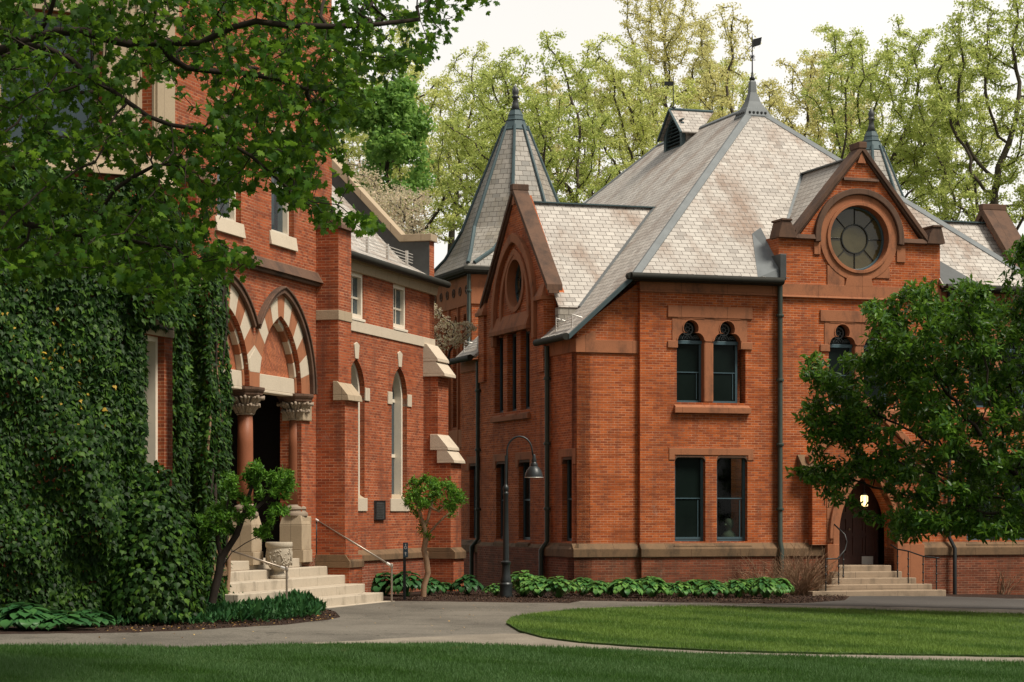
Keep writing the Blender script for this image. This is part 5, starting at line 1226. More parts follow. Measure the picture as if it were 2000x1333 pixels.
def simple_mesh(m, name, mat, parent=None):
    me = bpy.data.meshes.new(name); me.from_pydata(m.v, [], m.f); me.update(); me.materials.append(M[mat])
    me.polygons.foreach_set('use_smooth', [True] * len(me.polygons)); return link(name, me, parent)
def lobes(c, R, n, rl, zflat=.8, seed=0, bottom=-.6):
    r = np.random.default_rng(seed); out = []
    while len(out) < n:
        v = r.normal(size=3); v /= np.linalg.norm(v)
        if v[2] < bottom: continue
        q = r.uniform(.45, .95); out.append((np.array(c) + v * np.array((R[0], R[1], R[2])) * q, r.uniform(*rl)))
    return out
def fill(lbs, per, seed=0, zf=.75):
    r = np.random.default_rng(seed); P = []
    for c, R in lbs:
        v = r.normal(size=(per, 3)); v /= np.linalg.norm(v, axis=1, keepdims=True); q = r.uniform(.1, 1, size=(per, 1)) ** .5
        P.append(c + v * q * R * np.array((1, 1, zf)))
    return np.concatenate(P)
def tree(name, base, A, trunk_pts, leafmat, barkmat, step, nleaf, lsize, tmpl, label, group=None, cat='tree', r0=.02, rmax=.5, infl=3., kill=.7, thin=2.2, spread=.5, droop=.2, pw=2.35, clump=None, leafname='crown', updir=.6):
    e = empty(name, base, label, cat, group)
    nodes = [np.array(p, float) for p in trunk_pts]; par = [-1] + list(range(len(nodes) - 1))
    nodes, par = colonize(A, nodes, par, step, infl, kill)
    m, r, kids = branch_mesh(nodes, par, r0, pw, rmax=rmax); simple_mesh(m, 'trunk', barkmat, e)
    tips = np.array([i for i in range(len(nodes)) if r[i] < r0 * thin and i >= len(trunk_pts)])
    per = max(1, int(nleaf / max(1, len(tips)))); idx = np.repeat(tips, per)
    n = len(idx); P = nodes[idx] + rdir(n) * (RG.uniform(0, 1, (n, 1)) ** .6) * spread * np.array((1, 1, .6))
    D = rdir(n); D[:, 2] -= droop; N = rdir(n) * .8; N[:, 2] += updir
    V, F = inst(P, D, N, RG.uniform(.7, 1.25, n) * lsize, *tmpl); mesh_np(leafname, V, F, leafmat, e)
    return e
# ================================================================ BACKGROUND TREES
def bgtree(px, top, low, wpx, d, mat, seed, label, bark='barkgrey', nl=15, nleaf=24000, ls=.125, rl=(.9, 1.9), trunkpx=None, fork=.0, per=46):
    c = P3(px, (top + low) / 2, d); R = (wpx / 2 / F_PX * d, wpx / 2 / F_PX * d * .8, (low - top) / 2 / F_PX * d)
    lb = lobes(c, R, int(nl * 1.25), rl, seed=seed, bottom=-.95); A = fill(lb, per, seed)
    bx = P3(trunkpx or px, low, d)[0]; g = gz(bx)
    tp = [(bx, d, g), (bx + .1, d, g + 2.5), (bx - .1, d, g + 5)]
    e = tree('tree', (bx, d, g), A, tp, mat, bark, .55, int(nleaf * 1.15), ls, DIA, label, 'tall trees behind the buildings', infl=5, kill=.8, r0=.026, rmax=.45, spread=.42, droop=.1)
    return e
bgtree(770, 60, 520, 330, 104, 'leaflocust', 1, 'thin yellow green tree between the tower and the pointed turret', nl=26, nleaf=26000)
bgtree(1030, 62, 560, 330, 98, 'leafgreen', 2, 'light green tree directly behind the pointed turret spire', nl=30, nleaf=26000)
bgtree(1215, 30, 500, 290, 106, 'leaflocust', 3, 'pale green tree rising above the cross gable ridge', nl=28, nleaf=26000)
bgtree(1300, -60, 360, 230, 118, 'leafyellow', 4, 'tall yellowish tree rising behind the louvred dormer', nl=24, nleaf=20000)
bgtree(1440, 18, 420, 230, 108, 'leafyellow', 5, 'sparse ochre tree with bare limbs behind the roof apex weather vane', nl=20, nleaf=13000, rl=(1.1, 2.1))
bgtree(1585, 90, 460, 230, 112, 'leafyellow', 6, 'low ochre tree filling the gap right of the roof apex', nl=22, nleaf=18000)
bgtree(1735, -10, 520, 330, 98, 'leafgreen', 7, 'fresh green tree with forked dark limbs behind the round window gable', nl=32, nleaf=30000)
bgtree(1960, -60, 560, 330, 94, 'leafgreen', 8, 'broad green tree at the right edge behind the far roof', nl=34, nleaf=32000)
bgtree(1860, 60, 470, 200, 116, 'leaflocust', 21, 'smaller yellow green tree seen between the two broad green trees', nl=18, nleaf=16000)
bgtree(905, 85, 500, 260, 116, 'leaflocust', 9, 'yellow green tree farthest back beside the turret', nl=26, nleaf=19000)
bgtree(1125, 75, 480, 260, 118, 'leafyellow', 10, 'pale ochre tree between the turret spire and the cross gable', nl=26, nleaf=19000)
bgtree(965, 95, 500, 200, 108, 'leafgreen', 16, 'light green tree just left of the turret spire', nl=22, nleaf=16000)
bgtree(1650, 40, 440, 200, 120, 'leaflocust', 14, 'pale tree filling the sky behind the far turret finial', nl=18, nleaf=14000)
bgtree(1370, 60, 380, 200, 124, 'leaflocust', 15, 'pale green tree low behind the two roof vanes', nl=18, nleaf=14000)
bgtree(650, 40, 560, 300, 120, 'leaflocust', 12, 'yellow green tree mostly hidden behind the brick tower', nl=20, nleaf=14000)
bgtree(2160, -40, 560, 300, 104, 'leafgreen', 13, 'green tree just beyond the right edge of the far roof', nl=22, nleaf=14000)
# bright maple and blossom tree beside the wing roof
c = P3(760, 290, 84); lb = lobes(c, (2.1, 2, 2.9), 22, (.45, 1.0), seed=33, bottom=-1)
bx = c[0]
tree('maple_tree', (bx, 84, gz(bx)), fill(lb, 60, 3), [(bx, 84, gz(bx)), (bx, 84, 4), (bx + .1, 84, 8), (bx, 84, 11)], 'leafbright', 'bark', .4, 8500, .19, IVY, 'dense bright green maple just right of the brick tower', infl=3, kill=.6, rmax=.25, spread=.5)
c = P3(725, 425, 78); lb = lobes(c, (2.6, 2, 2.1), 16, (.8, 1.4), seed=31); bx = P3(770, 400, 78)[0]
tree('blossom_tree', (bx, 78, gz(bx)), fill(lb, 60, 4), [(bx, 78, gz(bx)), (bx, 78, 3), (bx, 78, 6.5)], 'blossom', 'barkgrey', .4, 15000, .10, DIA, 'dusty pink blossom tree fading behind the slate wing roof', infl=3, kill=.5, rmax=.18, spread=.45)
c = P3(868, 655, 68.5); lb = lobes(c, (.75, .5, 1.0), 9, (.25, .5), seed=32); bx = c[0]
tree('blossom_shrub', (bx, 68.5, gz(bx)), fill(lb, 30, 5), [(bx - .1, 68.5, gz(bx)), (bx - .1, 68.5, 2), (bx, 68.5, 5.5)], 'blossom', 'bark', .16, 1500, .085, DIA, 'slim shrub of dry pinkish blossom in the gap between the two buildings', infl=1.2, kill=.2, r0=.008, rmax=.05, spread=.16)
# ================================================================ FOREGROUND MAPLE
def pxpoly_sample(poly, n, dfun, seed):
    r = np.random.default_rng(seed); xs = [p[0] for p in poly]; ys = [p[1] for p in poly]; out = []
    while len(out) < n:
        x, y = r.uniform(min(xs), max(xs)), r.uniform(min(ys), max(ys)); ins = False; j = len(poly) - 1
        for i in range(len(poly)):
            if (poly[i][1] > y) != (poly[j][1] > y) and x < (poly[j][0] - poly[i][0]) * (y - poly[i][1]) / (poly[j][1] - poly[i][1]) + poly[i][0]: ins = not ins
            j = i
        if ins: out.append(P3(x, y, dfun(x, y, r)))
    return np.array(out)
md = lambda x, y, r: 25.5 + .002 * x + r.uniform(-2.2, 2.6)
A = np.concatenate([
    pxpoly_sample([(-250, -180), (950, -160), (800, -20), (700, 60), (660, 150), (600, 210), (420, 130), (300, 150), (120, 260), (-200, 260)], 2100, md, 1),
    pxpoly_sample([(640, -40), (940, -60), (955, 15), (890, 60), (840, 55), (760, 95), (660, 90)], 90, md, 2),
    pxpoly_sample([(560, 120), (700, 90), (850, 95), (850, 120), (720, 160), (680, 250), (640, 320), (560, 300), (500, 200)], 330, md, 3),
    pxpoly_sample([(520, 330), (600, 360), (700, 380), (745, 440), (690, 460), (620, 460), (570, 400)], 26, md, 4),
    pxpoly_sample([(-200, 250), (120, 250), (420, 240), (560, 260), (620, 330), (560, 400), (430, 330), (330, 300), (200, 300), (60, 330), (-200, 360)], 620, md, 5),
    pxpoly_sample([(-200, 380), (60, 360), (330, 400), (420, 470), (510, 500), (470, 520), (380, 560), (330, 610), (280, 570), (160, 540), (-200, 560)], 760, md, 6),
    pxpoly_sample([(400, 110), (620, 150), (620, 330), (450, 330), (400, 200)], 170, md, 8),
    pxpoly_sample([(300, 300), (470, 340), (470, 400), (400, 450), (320, 420)], 70, md, 7)])
ch = []; pr = []
def chain(pts, start=None):
    prev = start
    for x, y, d in pts: ch.append(P3(x, y, d)); pr.append(-1 if prev is None else prev); prev = len(ch) - 1
    return prev
tx = P3(-420, 0, 26)[0]
ch.append(np.array((tx, 26, gz(tx)))); pr.append(-1)
for k, z in enumerate((2.2, 4.2)): ch.append(np.array((tx + .1 * k, 26, z))); pr.append(len(ch) - 2)
a = chain([(-330, 300, 26), (-200, 200, 26), (-90, 140, 25.8), (0, 100, 25.6), (45, 85, 25.5)], 2)
b = chain([(80, 60, 25.4), (98, 25, 25.3), (110, -15, 25.2), (130, -80, 25.2)], a)
c_ = chain([(110, 62, 25.3), (165, 62, 25.2), (215, 78, 25.2), (262, 88, 25.2), (310, 82, 25.3)], a)
chain([(335, 115, 25.4), (365, 133, 25.5), (420, 140, 25.6), (480, 144, 25.7), (545, 155, 25.7), (600, 175, 25.8)], c_)
chain([(390, 85, 25.3), (450, 55, 25.2), (500, 42, 25.2), (560, 50, 25.3), (640, 52, 25.4), (720, 50, 25.4), (820, 38, 25.4)], c_)
d_ = chain([(95, 96, 25.2), (140, 118, 25), (175, 150, 24.9), (215, 175, 24.8), (250, 200, 24.8), (290, 228, 24.8), (335, 245, 24.8), (390, 252, 24.9)], a)
e_ = chain([(440, 275, 25), (490, 305, 25.1), (530, 340, 25.2), (565, 370, 25.3), (610, 395, 25.3), (660, 400, 25.3)], d_)
g1 = chain([(-60, 215, 26.3), (30, 202, 26.2), (90, 192, 26.2), (150, 182, 26.2)], a - 2)
g2 = chain([(-120, 330, 26.2), (-40, 400, 26.1), (60, 440, 26), (160, 460, 25.9), (250, 470, 25.8), (350, 490, 25.7)], a - 3)
chain([(225, 370, 25.8), (262, 345, 25.8), (300, 325, 25.8), (320, 322, 25.8)], g2 - 2)
mnodes, mpar = colonize(A, ch, pr, .22, 1.6, .22, iters=260, jit=.25, maxn=10500)
mp = empty('maple_tree', (tx, 26, gz(tx)), 'big dark maple in the left foreground whose leafy limbs overhang the tower', 'tree')
m, mr, mk = branch_mesh(mnodes, mpar, .0048, 2.5, rmax=.2, sides=8); simple_mesh(m, 'branches', 'bark', mp)
tips = np.array([i for i in range(len(ch), len(mnodes)) if mr[i] < .0125])
idx = np.repeat(tips, 7); n = len(idx)
P = mnodes[idx] + rdir(n) * RG.uniform(.02, .19, (n, 1)) * np.array((1, 1, .6))
D = rdir(n) * .95; D[:, 2] -= .55; N = rdir(n) * .7 + np.array((.25, -.45, .7))
V, F = inst(P, D, N, RG.uniform(.065, .145, n) , *MAPLE); mesh_np('crown', V, F, 'leafmaple', mp)
print('maple nodes', len(mnodes), 'leaves', n)
# ================================================================ RIGHT FOREGROUND TREE
mg = lambda x, y, r: 51.5 + r.uniform(-3.2, 2.8) * min(1, max(.25, (x - 1540) / 300))
A = np.concatenate([
    pxpoly_sample([(1700, 1000), (1620, 930), (1640, 850), (1660, 760), (1700, 700), (1780, 690), (1860, 640), (1920, 600), (2050, 560), (2250, 600), (2300, 1000), (2100, 1040), (1930, 1045), (1800, 1030)], 1150, mg, 11),
    pxpoly_sample([(1540, 925), (1600, 915), (1640, 925), (1600, 945)], 50, mg, 41), pxpoly_sample([(1572, 700), (1600, 705), (1680, 760), (1640, 770), (1585, 745)], 60, mg, 42),
    pxpoly_sample([(1690, 598), (1720, 595), (1790, 680), (1740, 680)], 60, mg, 43), pxpoly_sample([(1762, 548), (1800, 560), (1850, 640), (1800, 640)], 50, mg, 44), pxpoly_sample([(1560, 800), (1580, 770), (1660, 830), (1640, 860), (1570, 845)], 50, mg, 45),
    pxpoly_sample([(1580, 715), (1640, 735), (1690, 780), (1690, 860), (1620, 860), (1580, 850), (1600, 800), (1570, 770)], 120, mg, 12),
    pxpoly_sample([(1552, 930), (1600, 920), (1660, 900), (1700, 960), (1640, 990), (1605, 960)], 90, mg, 13),
    pxpoly_sample([(1720, 605), (1770, 640), (1800, 700), (1760, 700), (1730, 660)], 45, mg, 14),
    pxpoly_sample([(1765, 560), (1850, 575), (1900, 530), (1885, 520), (1960, 600), (1900, 660), (1820, 640)], 90, mg, 15),
    pxpoly_sample([(1960, 480), (2100, 470), (2200, 620), (2000, 620), (1990, 540)], 110, mg, 16),
    pxpoly_sample([(1735, 1055), (1760, 1000), (1900, 1000), (2000, 1020), (1985, 1065), (1900, 1040), (1800, 1045)], 130, mg, 17),
    pxpoly_sample([(1620, 655), (1640, 700), (1700, 700), (1700, 740), (1640, 720)], 12, mg, 18)])
ax_ = A[:, 0] / A[:, 1] * F_PX + 1000; ay_ = HOR - (A[:, 2] - EYE) / A[:, 1] * F_PX
A = A[~((ax_ > 1640) & (ax_ < 1735) & (ay_ > 925))]
bx = P3(2090, 900, 52)[0]; g = gz(bx)
tree('broadleaf_tree', (bx, 52, g), A, [(bx, 52, g), (bx - .1, 52, g + .8), (bx - .15, 52, g + 1.5)], 'leafmag', 'bark', .25, 66000, .165, ELL,
     'dark glossy leafed tree spreading in front of the arched door and right facade', infl=1.8, kill=.27, r0=.008, rmax=.16, spread=.24, droop=.05, thin=2.6, updir=.8)
# ================================================================ IVY
def bnoise(u, z, s=0):
    return .5 + .5 * (np.sin(u * 1.7 + s) * np.cos(z * 1.3 + s * 2) * .5 + np.sin(u * 3.9 + z * 2.1 + s) * .3 + np.sin(z * 4.3 - u * 1.1) * .2)
def ivy_on(fr, u0, u1, ztop, n, keep, bulge, seed, size=(.075, .165)):
    r = np.random.default_rng(seed); u = r.uniform(u0, u1, n); z = r.uniform(-.1, 1, n); zt = ztop(u); z = z * zt
    k = keep(u, z); u, z = u[k], z[k]; b = bulge(u, z); w_ = b * r.uniform(.6, 1.04, len(u)) ** .5 + .02
    P = np.stack([fr.o[0] + fr.d[0] * u + fr.n[0] * w_, fr.o[1] + fr.d[1] * u + fr.n[1] * w_, z], 1)
    nn = np.array((fr.n[0], fr.n[1], .35)); N = nn + r.normal(size=P.shape) * .38; D = np.array((0, 0, -1.)) + r.normal(size=P.shape) * .45 + np.array((fr.n[0], fr.n[1], 0)) * .35
    return P, D, N, r.uniform(*size, len(P))
parts = []
nb = lambda s: (lambda u, z: .10 + .85 * bnoise(u * .9, z * .9, s) ** 1.5 * np.clip((8.6 - z) / 6, .25, 1) * np.clip(-u / .9 + .25, .2, 1))
wu0, wu1, wz0, wz1 = BP.u(277), BP.u(322), bw[0][1], bw[2][1]
parts.append(ivy_on(BC, -3.0, .25, lambda u: 8.5 + .2 * np.sin(u * 2.2), 22000, lambda u, z: z > 0, nb(0), 1))
nbw = lambda u, z: np.where((z > wz0 - .3) & (z < wz1 + .2), np.where(u < wu1, .10, .3), .15 + .42 * bnoise(u, z, 2))
parts.append(ivy_on(BP, uC - .25, uBay + .1, lambda u: 8.3 - .1 * (u - uC), 15000, lambda u, z: ~((u > wu0 - .05) & (u < wu1 + .0) & (z > wz0 + .1) & (z < wz1 + .15)), nbw, 2))
parts.append(ivy_on(B3, -4, .2, lambda u: 8.2 + 0 * u, 9000, lambda u, z: z > 0, nb(4), 3))
# rounded mass at the bay foot
r = np.random.default_rng(5); n = 5200; v = r.normal(size=(n, 3)); v /= np.linalg.norm(v, axis=1, keepdims=True); v[:, 2] = abs(v[:, 2])
c0 = np.array(BP.p(BP.u(305, .3), .2, .15)); P = c0 + v * np.array((1.05, 1.3, 2.9)) * r.uniform(.82, 1.02, (n, 1)); parts.append((P, np.array((0, 0, -1.)) + v * .5 + r.normal(size=v.shape) * .35, v + np.array((0, 0, .3)) + r.normal(size=v.shape) * .3, r.uniform(.09, .17, n)))
P = np.concatenate([q[0] for q in parts]); D = np.concatenate([q[1] for q in parts]); N = np.concatenate([q[2] for q in parts]); S = np.concatenate([q[3] for q in parts])
yel = RG.uniform(size=len(P)) < .05 * np.exp(-((P[:, 2] - 5.0) / .9) ** 2) * np.clip(np.sin(P[:, 0] * 2.1 + P[:, 2] * 1.3) + .3, 0, 1)
ivy = empty('ivy', BC.p(-1.5, 0, .3), 'dense dark ivy with scattered yellow leaves smothering the polygonal stone bay', 'climbing plant')
V, F = inst(P[~yel], D[~yel], N[~yel], S[~yel], *IVY); mesh_np('foliage', V, F, 'leafivy', ivy)
V, F = inst(P[yel], D[yel], N[yel], S[yel] * .8, *IVY); mesh_np('yellow_leaves', V, F, 'leafivyyellow', ivy)
# ivy on the pilaster and pier left of the arches
parts = []
uP = LP.u(385, .6); 
def pil_top(u): return 7.3 + 0 * u
Fpl = LP.off(.76)
parts.append(ivy_on(Fpl, uP - .15, uP + .98, lambda u: 7.5 - .4 * (u - uP), 5200, lambda u, z: (z < 7.4), lambda u, z: .04 + .20 * bnoise(u * 1.5, z, 7), 7, (.08, .15)))
Fpc = Fr(LP.p(uP, 0, 0)[:2], Ln, (-Ld[0], -Ld[1]))
parts.append(ivy_on(Fpc, -.2, .95, lambda u: 7.2 + 0 * u, 6500, lambda u, z: (z < 7.4), lambda u, z: .1 + .30 * bnoise(u * 1.5, z, 9), 8, (.08, .15)))
parts.append(ivy_on(LP.off(.1), uP + .9, uP + 1.35, lambda u: 6.9 + 0 * u, 1400, lambda u, z: z < 4.6 + .8 * np.sin(u * 3) , lambda u, z: .1 + .3 * bnoise(u, z, 3), 9, (.08, .15)))
parts.append(ivy_on(LP.off(.3), uBay + .05, uP + .1, lambda u: 7.0 + 0 * u, 3000, lambda u, z: z > 0, lambda u, z: .1 + .35 * bnoise(u, z, 5), 10, (.08, .15)))
P, D, N, S = [np.concatenate([q[i] for q in parts]) for i in range(4)]
iv2 = empty('ivy', LP.p(uP + .4, 0, .9), 'upright ivy column with thick brown stems beside the striped arches', 'climbing plant')
V, F = inst(P, D, N, S, *IVY); mesh_np('foliage', V, F, 'leafivy', iv2)
rr = random.Random(4)
for k in range(7):
    u = uP + .02 + .14 * k; w0 = .86; pts = []
    for q in range(16): pts.append(LP.p(u + .12 * math.sin(q * .7 + k) + rr.uniform(-.05, .05), -.1 + q * .52, w0 + .05 * math.sin(q * .9 + k * 2)))
    m = MB(); m.tube(pts, [.055 - .0022 * q + rr.uniform(-.006, .006) for q in range(16)], 6); simple_mesh(m, 'stem', 'barktan' if k % 3 == 0 else 'bark', iv2)
# ================================================================ HOSTAS
HT = []
def hosta_template(seed, nl, R, H, leaf):
    r = random.Random(seed); m = MB()
    for k in range(nl):
        a = r.uniform(0, 2 * math.pi); t = (k + .5) / nl; rad = R * (.12 + .88 * t ** .6) * r.uniform(.85, 1.1); h = H * (1.05 - .62 * t) * r.uniform(.85, 1.1); L = leaf * r.uniform(.8, 1.15); W = L * .36
        ca, sa = math.cos(a), math.sin(a); b = len(m.v); droop = .25 + .8 * t
        # five rows along the blade, three across, on an arching stalk
        for i in range(5):
            q = i / 4; wd = W * math.sin(math.pi * min(.98, .12 + q * .86)) ** .8; rr_ = rad - L * .45 + L * q * math.cos(droop * q); z = h - L * .75 * math.sin(droop * q) * q + .05
            for j in (-1, 0, 1):
                m.v.append((ca * rr_ - sa * wd * j, sa * rr_ + ca * wd * j, z - (.0 if j else .035 * L / .3)))
        for i in range(4):
            for j in range(2):
                v = b + i * 3 + j; m.f.append((v, v + 1, v + 4, v + 3))
        x0 = rad - L * .45
        c = len(m.v); m.v += [(ca * .04, sa * .04, 0), (ca * .04 - sa * .012, sa * .04 + ca * .012, 0), (ca * x0 - sa * .01, sa * x0 + ca * .01, h + .03), (ca * x0, sa * x0, h + .03)]; m.f.append((c, c + 1, c + 2, c + 3))
    me = bpy.data.meshes.new('hosta'); me.from_pydata(m.v, [], m.f); me.update(); me.polygons.foreach_set('use_smooth', [True] * len(me.polygons)); return me
for k in range(4):
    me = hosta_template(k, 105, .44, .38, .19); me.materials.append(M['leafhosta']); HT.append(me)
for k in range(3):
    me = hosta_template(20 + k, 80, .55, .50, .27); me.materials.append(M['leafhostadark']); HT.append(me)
for k in range(2):
    me = hosta_template(30 + k, 120, .5, .48, .17); me.materials.append(M['leafhosta']); HT.append(me)
def hosta(kind, x, y, sc, label, group=None, zs=1):
    p = gpt(x, y, .01); o = bpy.data.objects.new('hosta', HT[kind]); C.objects.link(o); o.location = p
    o.rotation_euler = (0, 0, random.uniform(0, 6.28)); o.scale = (sc, sc, sc * zs * random.uniform(.8, 1.2)); return tag(o, label, 'plant', group)
G1 = 'leafy hostas lining the foot of the library wall'
ORD = 'leftmost second third fourth fifth sixth seventh eighth ninth tenth eleventh twelfth thirteenth fourteenth fifteenth'.split()
for i in range(15):
    hosta(i % 4, 1140 + i * 27.5 + random.uniform(-4, 4), 1165 + 3 * (i % 2) + random.uniform(-1, 1) + i * .15, random.uniform(.72, 1.2), (ORD[i] + ' hosta' + (' from left' if i else '') ) + ' in the front of the bright row by the wall', G1)
for i in range(13):
    hosta((i + 2) % 4, 1150 + i * 30, 1160 + random.uniform(-1, 1), random.uniform(.8, 1.3), (ORD[i] + ' hosta' + (' from left' if i else '') ) + ' in the back of the bright row', G1)
for x, y, s, l in ((1022, 1166, 1.25, 'tall hosta clump immediately right of the lamp post'), (1052, 1168, 1.2, 'middle of the three tall hosta clumps right of the lamp post'), (1090, 1169, 1.15, 'tall hosta clump nearest the low bright row'), (968, 1165, .7, 'small hosta tucked just left of the lamp post')):
    hosta(7 + (x // 30) % 2, x, y, s, l)
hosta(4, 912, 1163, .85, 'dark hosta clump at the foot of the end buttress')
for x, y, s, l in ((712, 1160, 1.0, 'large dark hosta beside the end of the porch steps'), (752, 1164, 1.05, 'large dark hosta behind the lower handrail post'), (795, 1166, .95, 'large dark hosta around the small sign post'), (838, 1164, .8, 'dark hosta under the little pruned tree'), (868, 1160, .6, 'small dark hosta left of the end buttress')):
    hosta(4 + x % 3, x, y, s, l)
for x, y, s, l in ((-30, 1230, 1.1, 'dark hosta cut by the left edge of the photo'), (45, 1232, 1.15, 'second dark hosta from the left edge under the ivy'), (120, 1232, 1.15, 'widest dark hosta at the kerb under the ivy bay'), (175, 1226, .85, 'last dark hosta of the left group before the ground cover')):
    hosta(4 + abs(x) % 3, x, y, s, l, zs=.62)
# ================================================================ GROUND COVER, LEAF LITTER, GRASS
def inpoly(X, Y, poly):
    ins = np.zeros(len(X), bool); j = len(poly) - 1
    for i in range(len(poly)):
        xi, yi = poly[i][:2]; xj, yj = poly[j][:2]; c = ((yi > Y) != (yj > Y)) & (X < (xj - xi) * (Y - yi) / (yj - yi + 1e-12) + xi); ins ^= c; j = i
    return ins
def scatter(poly, n, seed):
    r = np.random.default_rng(seed); xs = [p[0] for p in poly]; ys = [p[1] for p in poly]; X = r.uniform(min(xs), max(xs), n); Y = r.uniform(min(ys), max(ys), n)
    k = inpoly(X, Y, poly); return X[k], Y[k], r
bed = [gpt(x, y) for x, y in [(190, 1226), (330, 1224), (520, 1218), (610, 1209), (636, 1199), (600, 1189), (520, 1182), (440, 1176), (360, 1180), (200, 1200)]]
X, Y, r = scatter(bed, 15000, 3); n = len(X)
P = np.stack([X, Y, gz(X) + .02], 1); hgt = .20 + .12 * np.sin(X * 2.3) * np.cos(Y * 1.9); P[:, 2] += r.uniform(0, .12, n)
D = r.normal(size=(n, 3)) * .42; D[:, 2] += 1; V, F = inst(P, D, r.normal(size=(n, 3)) + np.array((0, -.5, .3)), r.uniform(.7, 1.25, n) * hgt, [(0, 0, 0), (.16, .55, 0), (0, 1, .12), (-.16, .55, 0)], [(0, 1, 2), (0, 2, 3)])
P2 = np.stack([X, Y, gz(X) + hgt * r.uniform(.5, 1.1, n)], 1); D2 = r.normal(size=(n, 3)); D2[:, 2] += .2; N2 = r.normal(size=(n, 3)) * .5 + np.array((0, 0, 1)); V2, F2 = inst(P2, D2, N2, r.uniform(.05, .1, n), *DIA)
tag(mesh_np('ground_cover', np.concatenate([V, V2]), np.concatenate([F, F2 + len(V)]), 'leafcover'), 'low green ground cover under the leaning shrub beside the steps', 'ground cover', kind='stuff')
lit = [gpt(x, y) for x, y in [(170, 1238), (380, 1232), (560, 1222), (650, 1211), (650, 1200), (560, 1212), (350, 1222), (180, 1222)]]
X, Y, r = scatter(lit, 420, 4); n = len(X)
V, F = inst(np.stack([X, Y, gz(X) + .03], 1), r.normal(size=(n, 3)) * np.array((1, 1, .2)), r.normal(size=(n, 3)) * .3 + np.array((0, 0, 1)), r.uniform(.03, .07, n), *IVY)
pth = [gpt(x, y) for x, y in [(0, 1246), (600, 1230), (760, 1185), (1100, 1184), (980, 1238), (500, 1262), (0, 1266)]]
X, Y, r = scatter(pth, 120, 9); n = len(X)
V2, F2 = inst(np.stack([X, Y, gz(X) + .045], 1), r.normal(size=(n, 3)) * np.array((1, 1, .1)), r.normal(size=(n, 3)) * .2 + np.array((0, 0, 1)), r.uniform(.02, .05, n), *IVY)
V, F = np.concatenate([V, V2]), np.concatenate([F, F2 + len(V)])
tag(mesh_np('leaf_litter', V, F, 'deadleaf'), 'yellow fallen leaves scattered on the mulch edge and path', 'fallen leaves', kind='stuff')
# mulch chips along the beds
chp = [gpt(x, y) for x, y in [(660, 1208), (640, 1190), (600, 1180), (300, 1200), (180, 1236), (380, 1233), (560, 1222)]]
chp2 = [gpt(x, y) for x, y in [(760, 1174), (900, 1176.5), (1110, 1179), (1135, 1175), (1330, 1178.5), (1500, 1181), (1580, 1180), (1648, 1174), (1655, 1160), (900, 1158)]]
VV, FF, off = [], [], 0
for poly, nn, sd in ((chp, 5000, 1), (chp2, 16000, 2)):
    X, Y, r = scatter(poly, nn, sd); n = len(X); V, F = inst(np.stack([X, Y, gz(X) + .02 + r.uniform(0, .03, n)], 1), r.normal(size=(n, 3)), r.normal(size=(n, 3)) * .6 + np.array((0, 0, 1)), r.uniform(.02, .06, n), *DIA); VV.append(V); FF.append(F + off); off += len(V)
M['chip'] = m_leaf('bark chip', [(.02, .012, .008), (.07, .035, .02), (.13, .07, .04), (.03, .018, .012)], 0)
tag(mesh_np('mulch_chips', np.concatenate(VV), np.concatenate(FF), 'chip'), 'loose dark bark chips lying on the planting beds', 'mulch', kind='stuff')
GB = [(-.09, 0, 0), (.09, 0, 0), (.02, 1, .25)]
def grass(poly_px, dens_box, n, mat, seed, hmean, lab, clip=None):
    poly = [gpt(x, y) for x, y in poly_px]
    r = np.random.default_rng(seed); xs = [p[0] for p in poly]; 
    # sample within the camera's reach with density falling off with distance
    d0, d1 = dens_box; d = d0 * (d1 / d0) ** r.uniform(0, 1, n); X = r.uniform(-.27, .27, n) * d * .95
    k = inpoly(X, d, poly); X, Y = X[k], d[k]; n = len(X)
    cl = .5 + .5 * np.sin(X * 1.1 + 2 * np.sin(Y * .6)) * np.cos(Y * .9 + np.sin(X * .7)); h = hmean * (.75 + .5 * cl) * r.uniform(.6, 1.3, n)
    P = np.stack([X, Y, gz(X) + .055], 1); D = r.normal(size=(n, 3)) * .45; D[:, 2] += 1
    V, F = inst(P, D, r.normal(size=(n, 3)), h, GB, [(0, 1, 2)])
    return tag(mesh_np('grass', V, F, mat), lab, 'grass', kind='stuff')
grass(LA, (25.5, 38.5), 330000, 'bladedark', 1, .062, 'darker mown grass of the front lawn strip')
grass(LB, (33, 53), 420000, 'blade', 2, .06, 'mown grass of the rounded lawn island with sunlight tinted in')
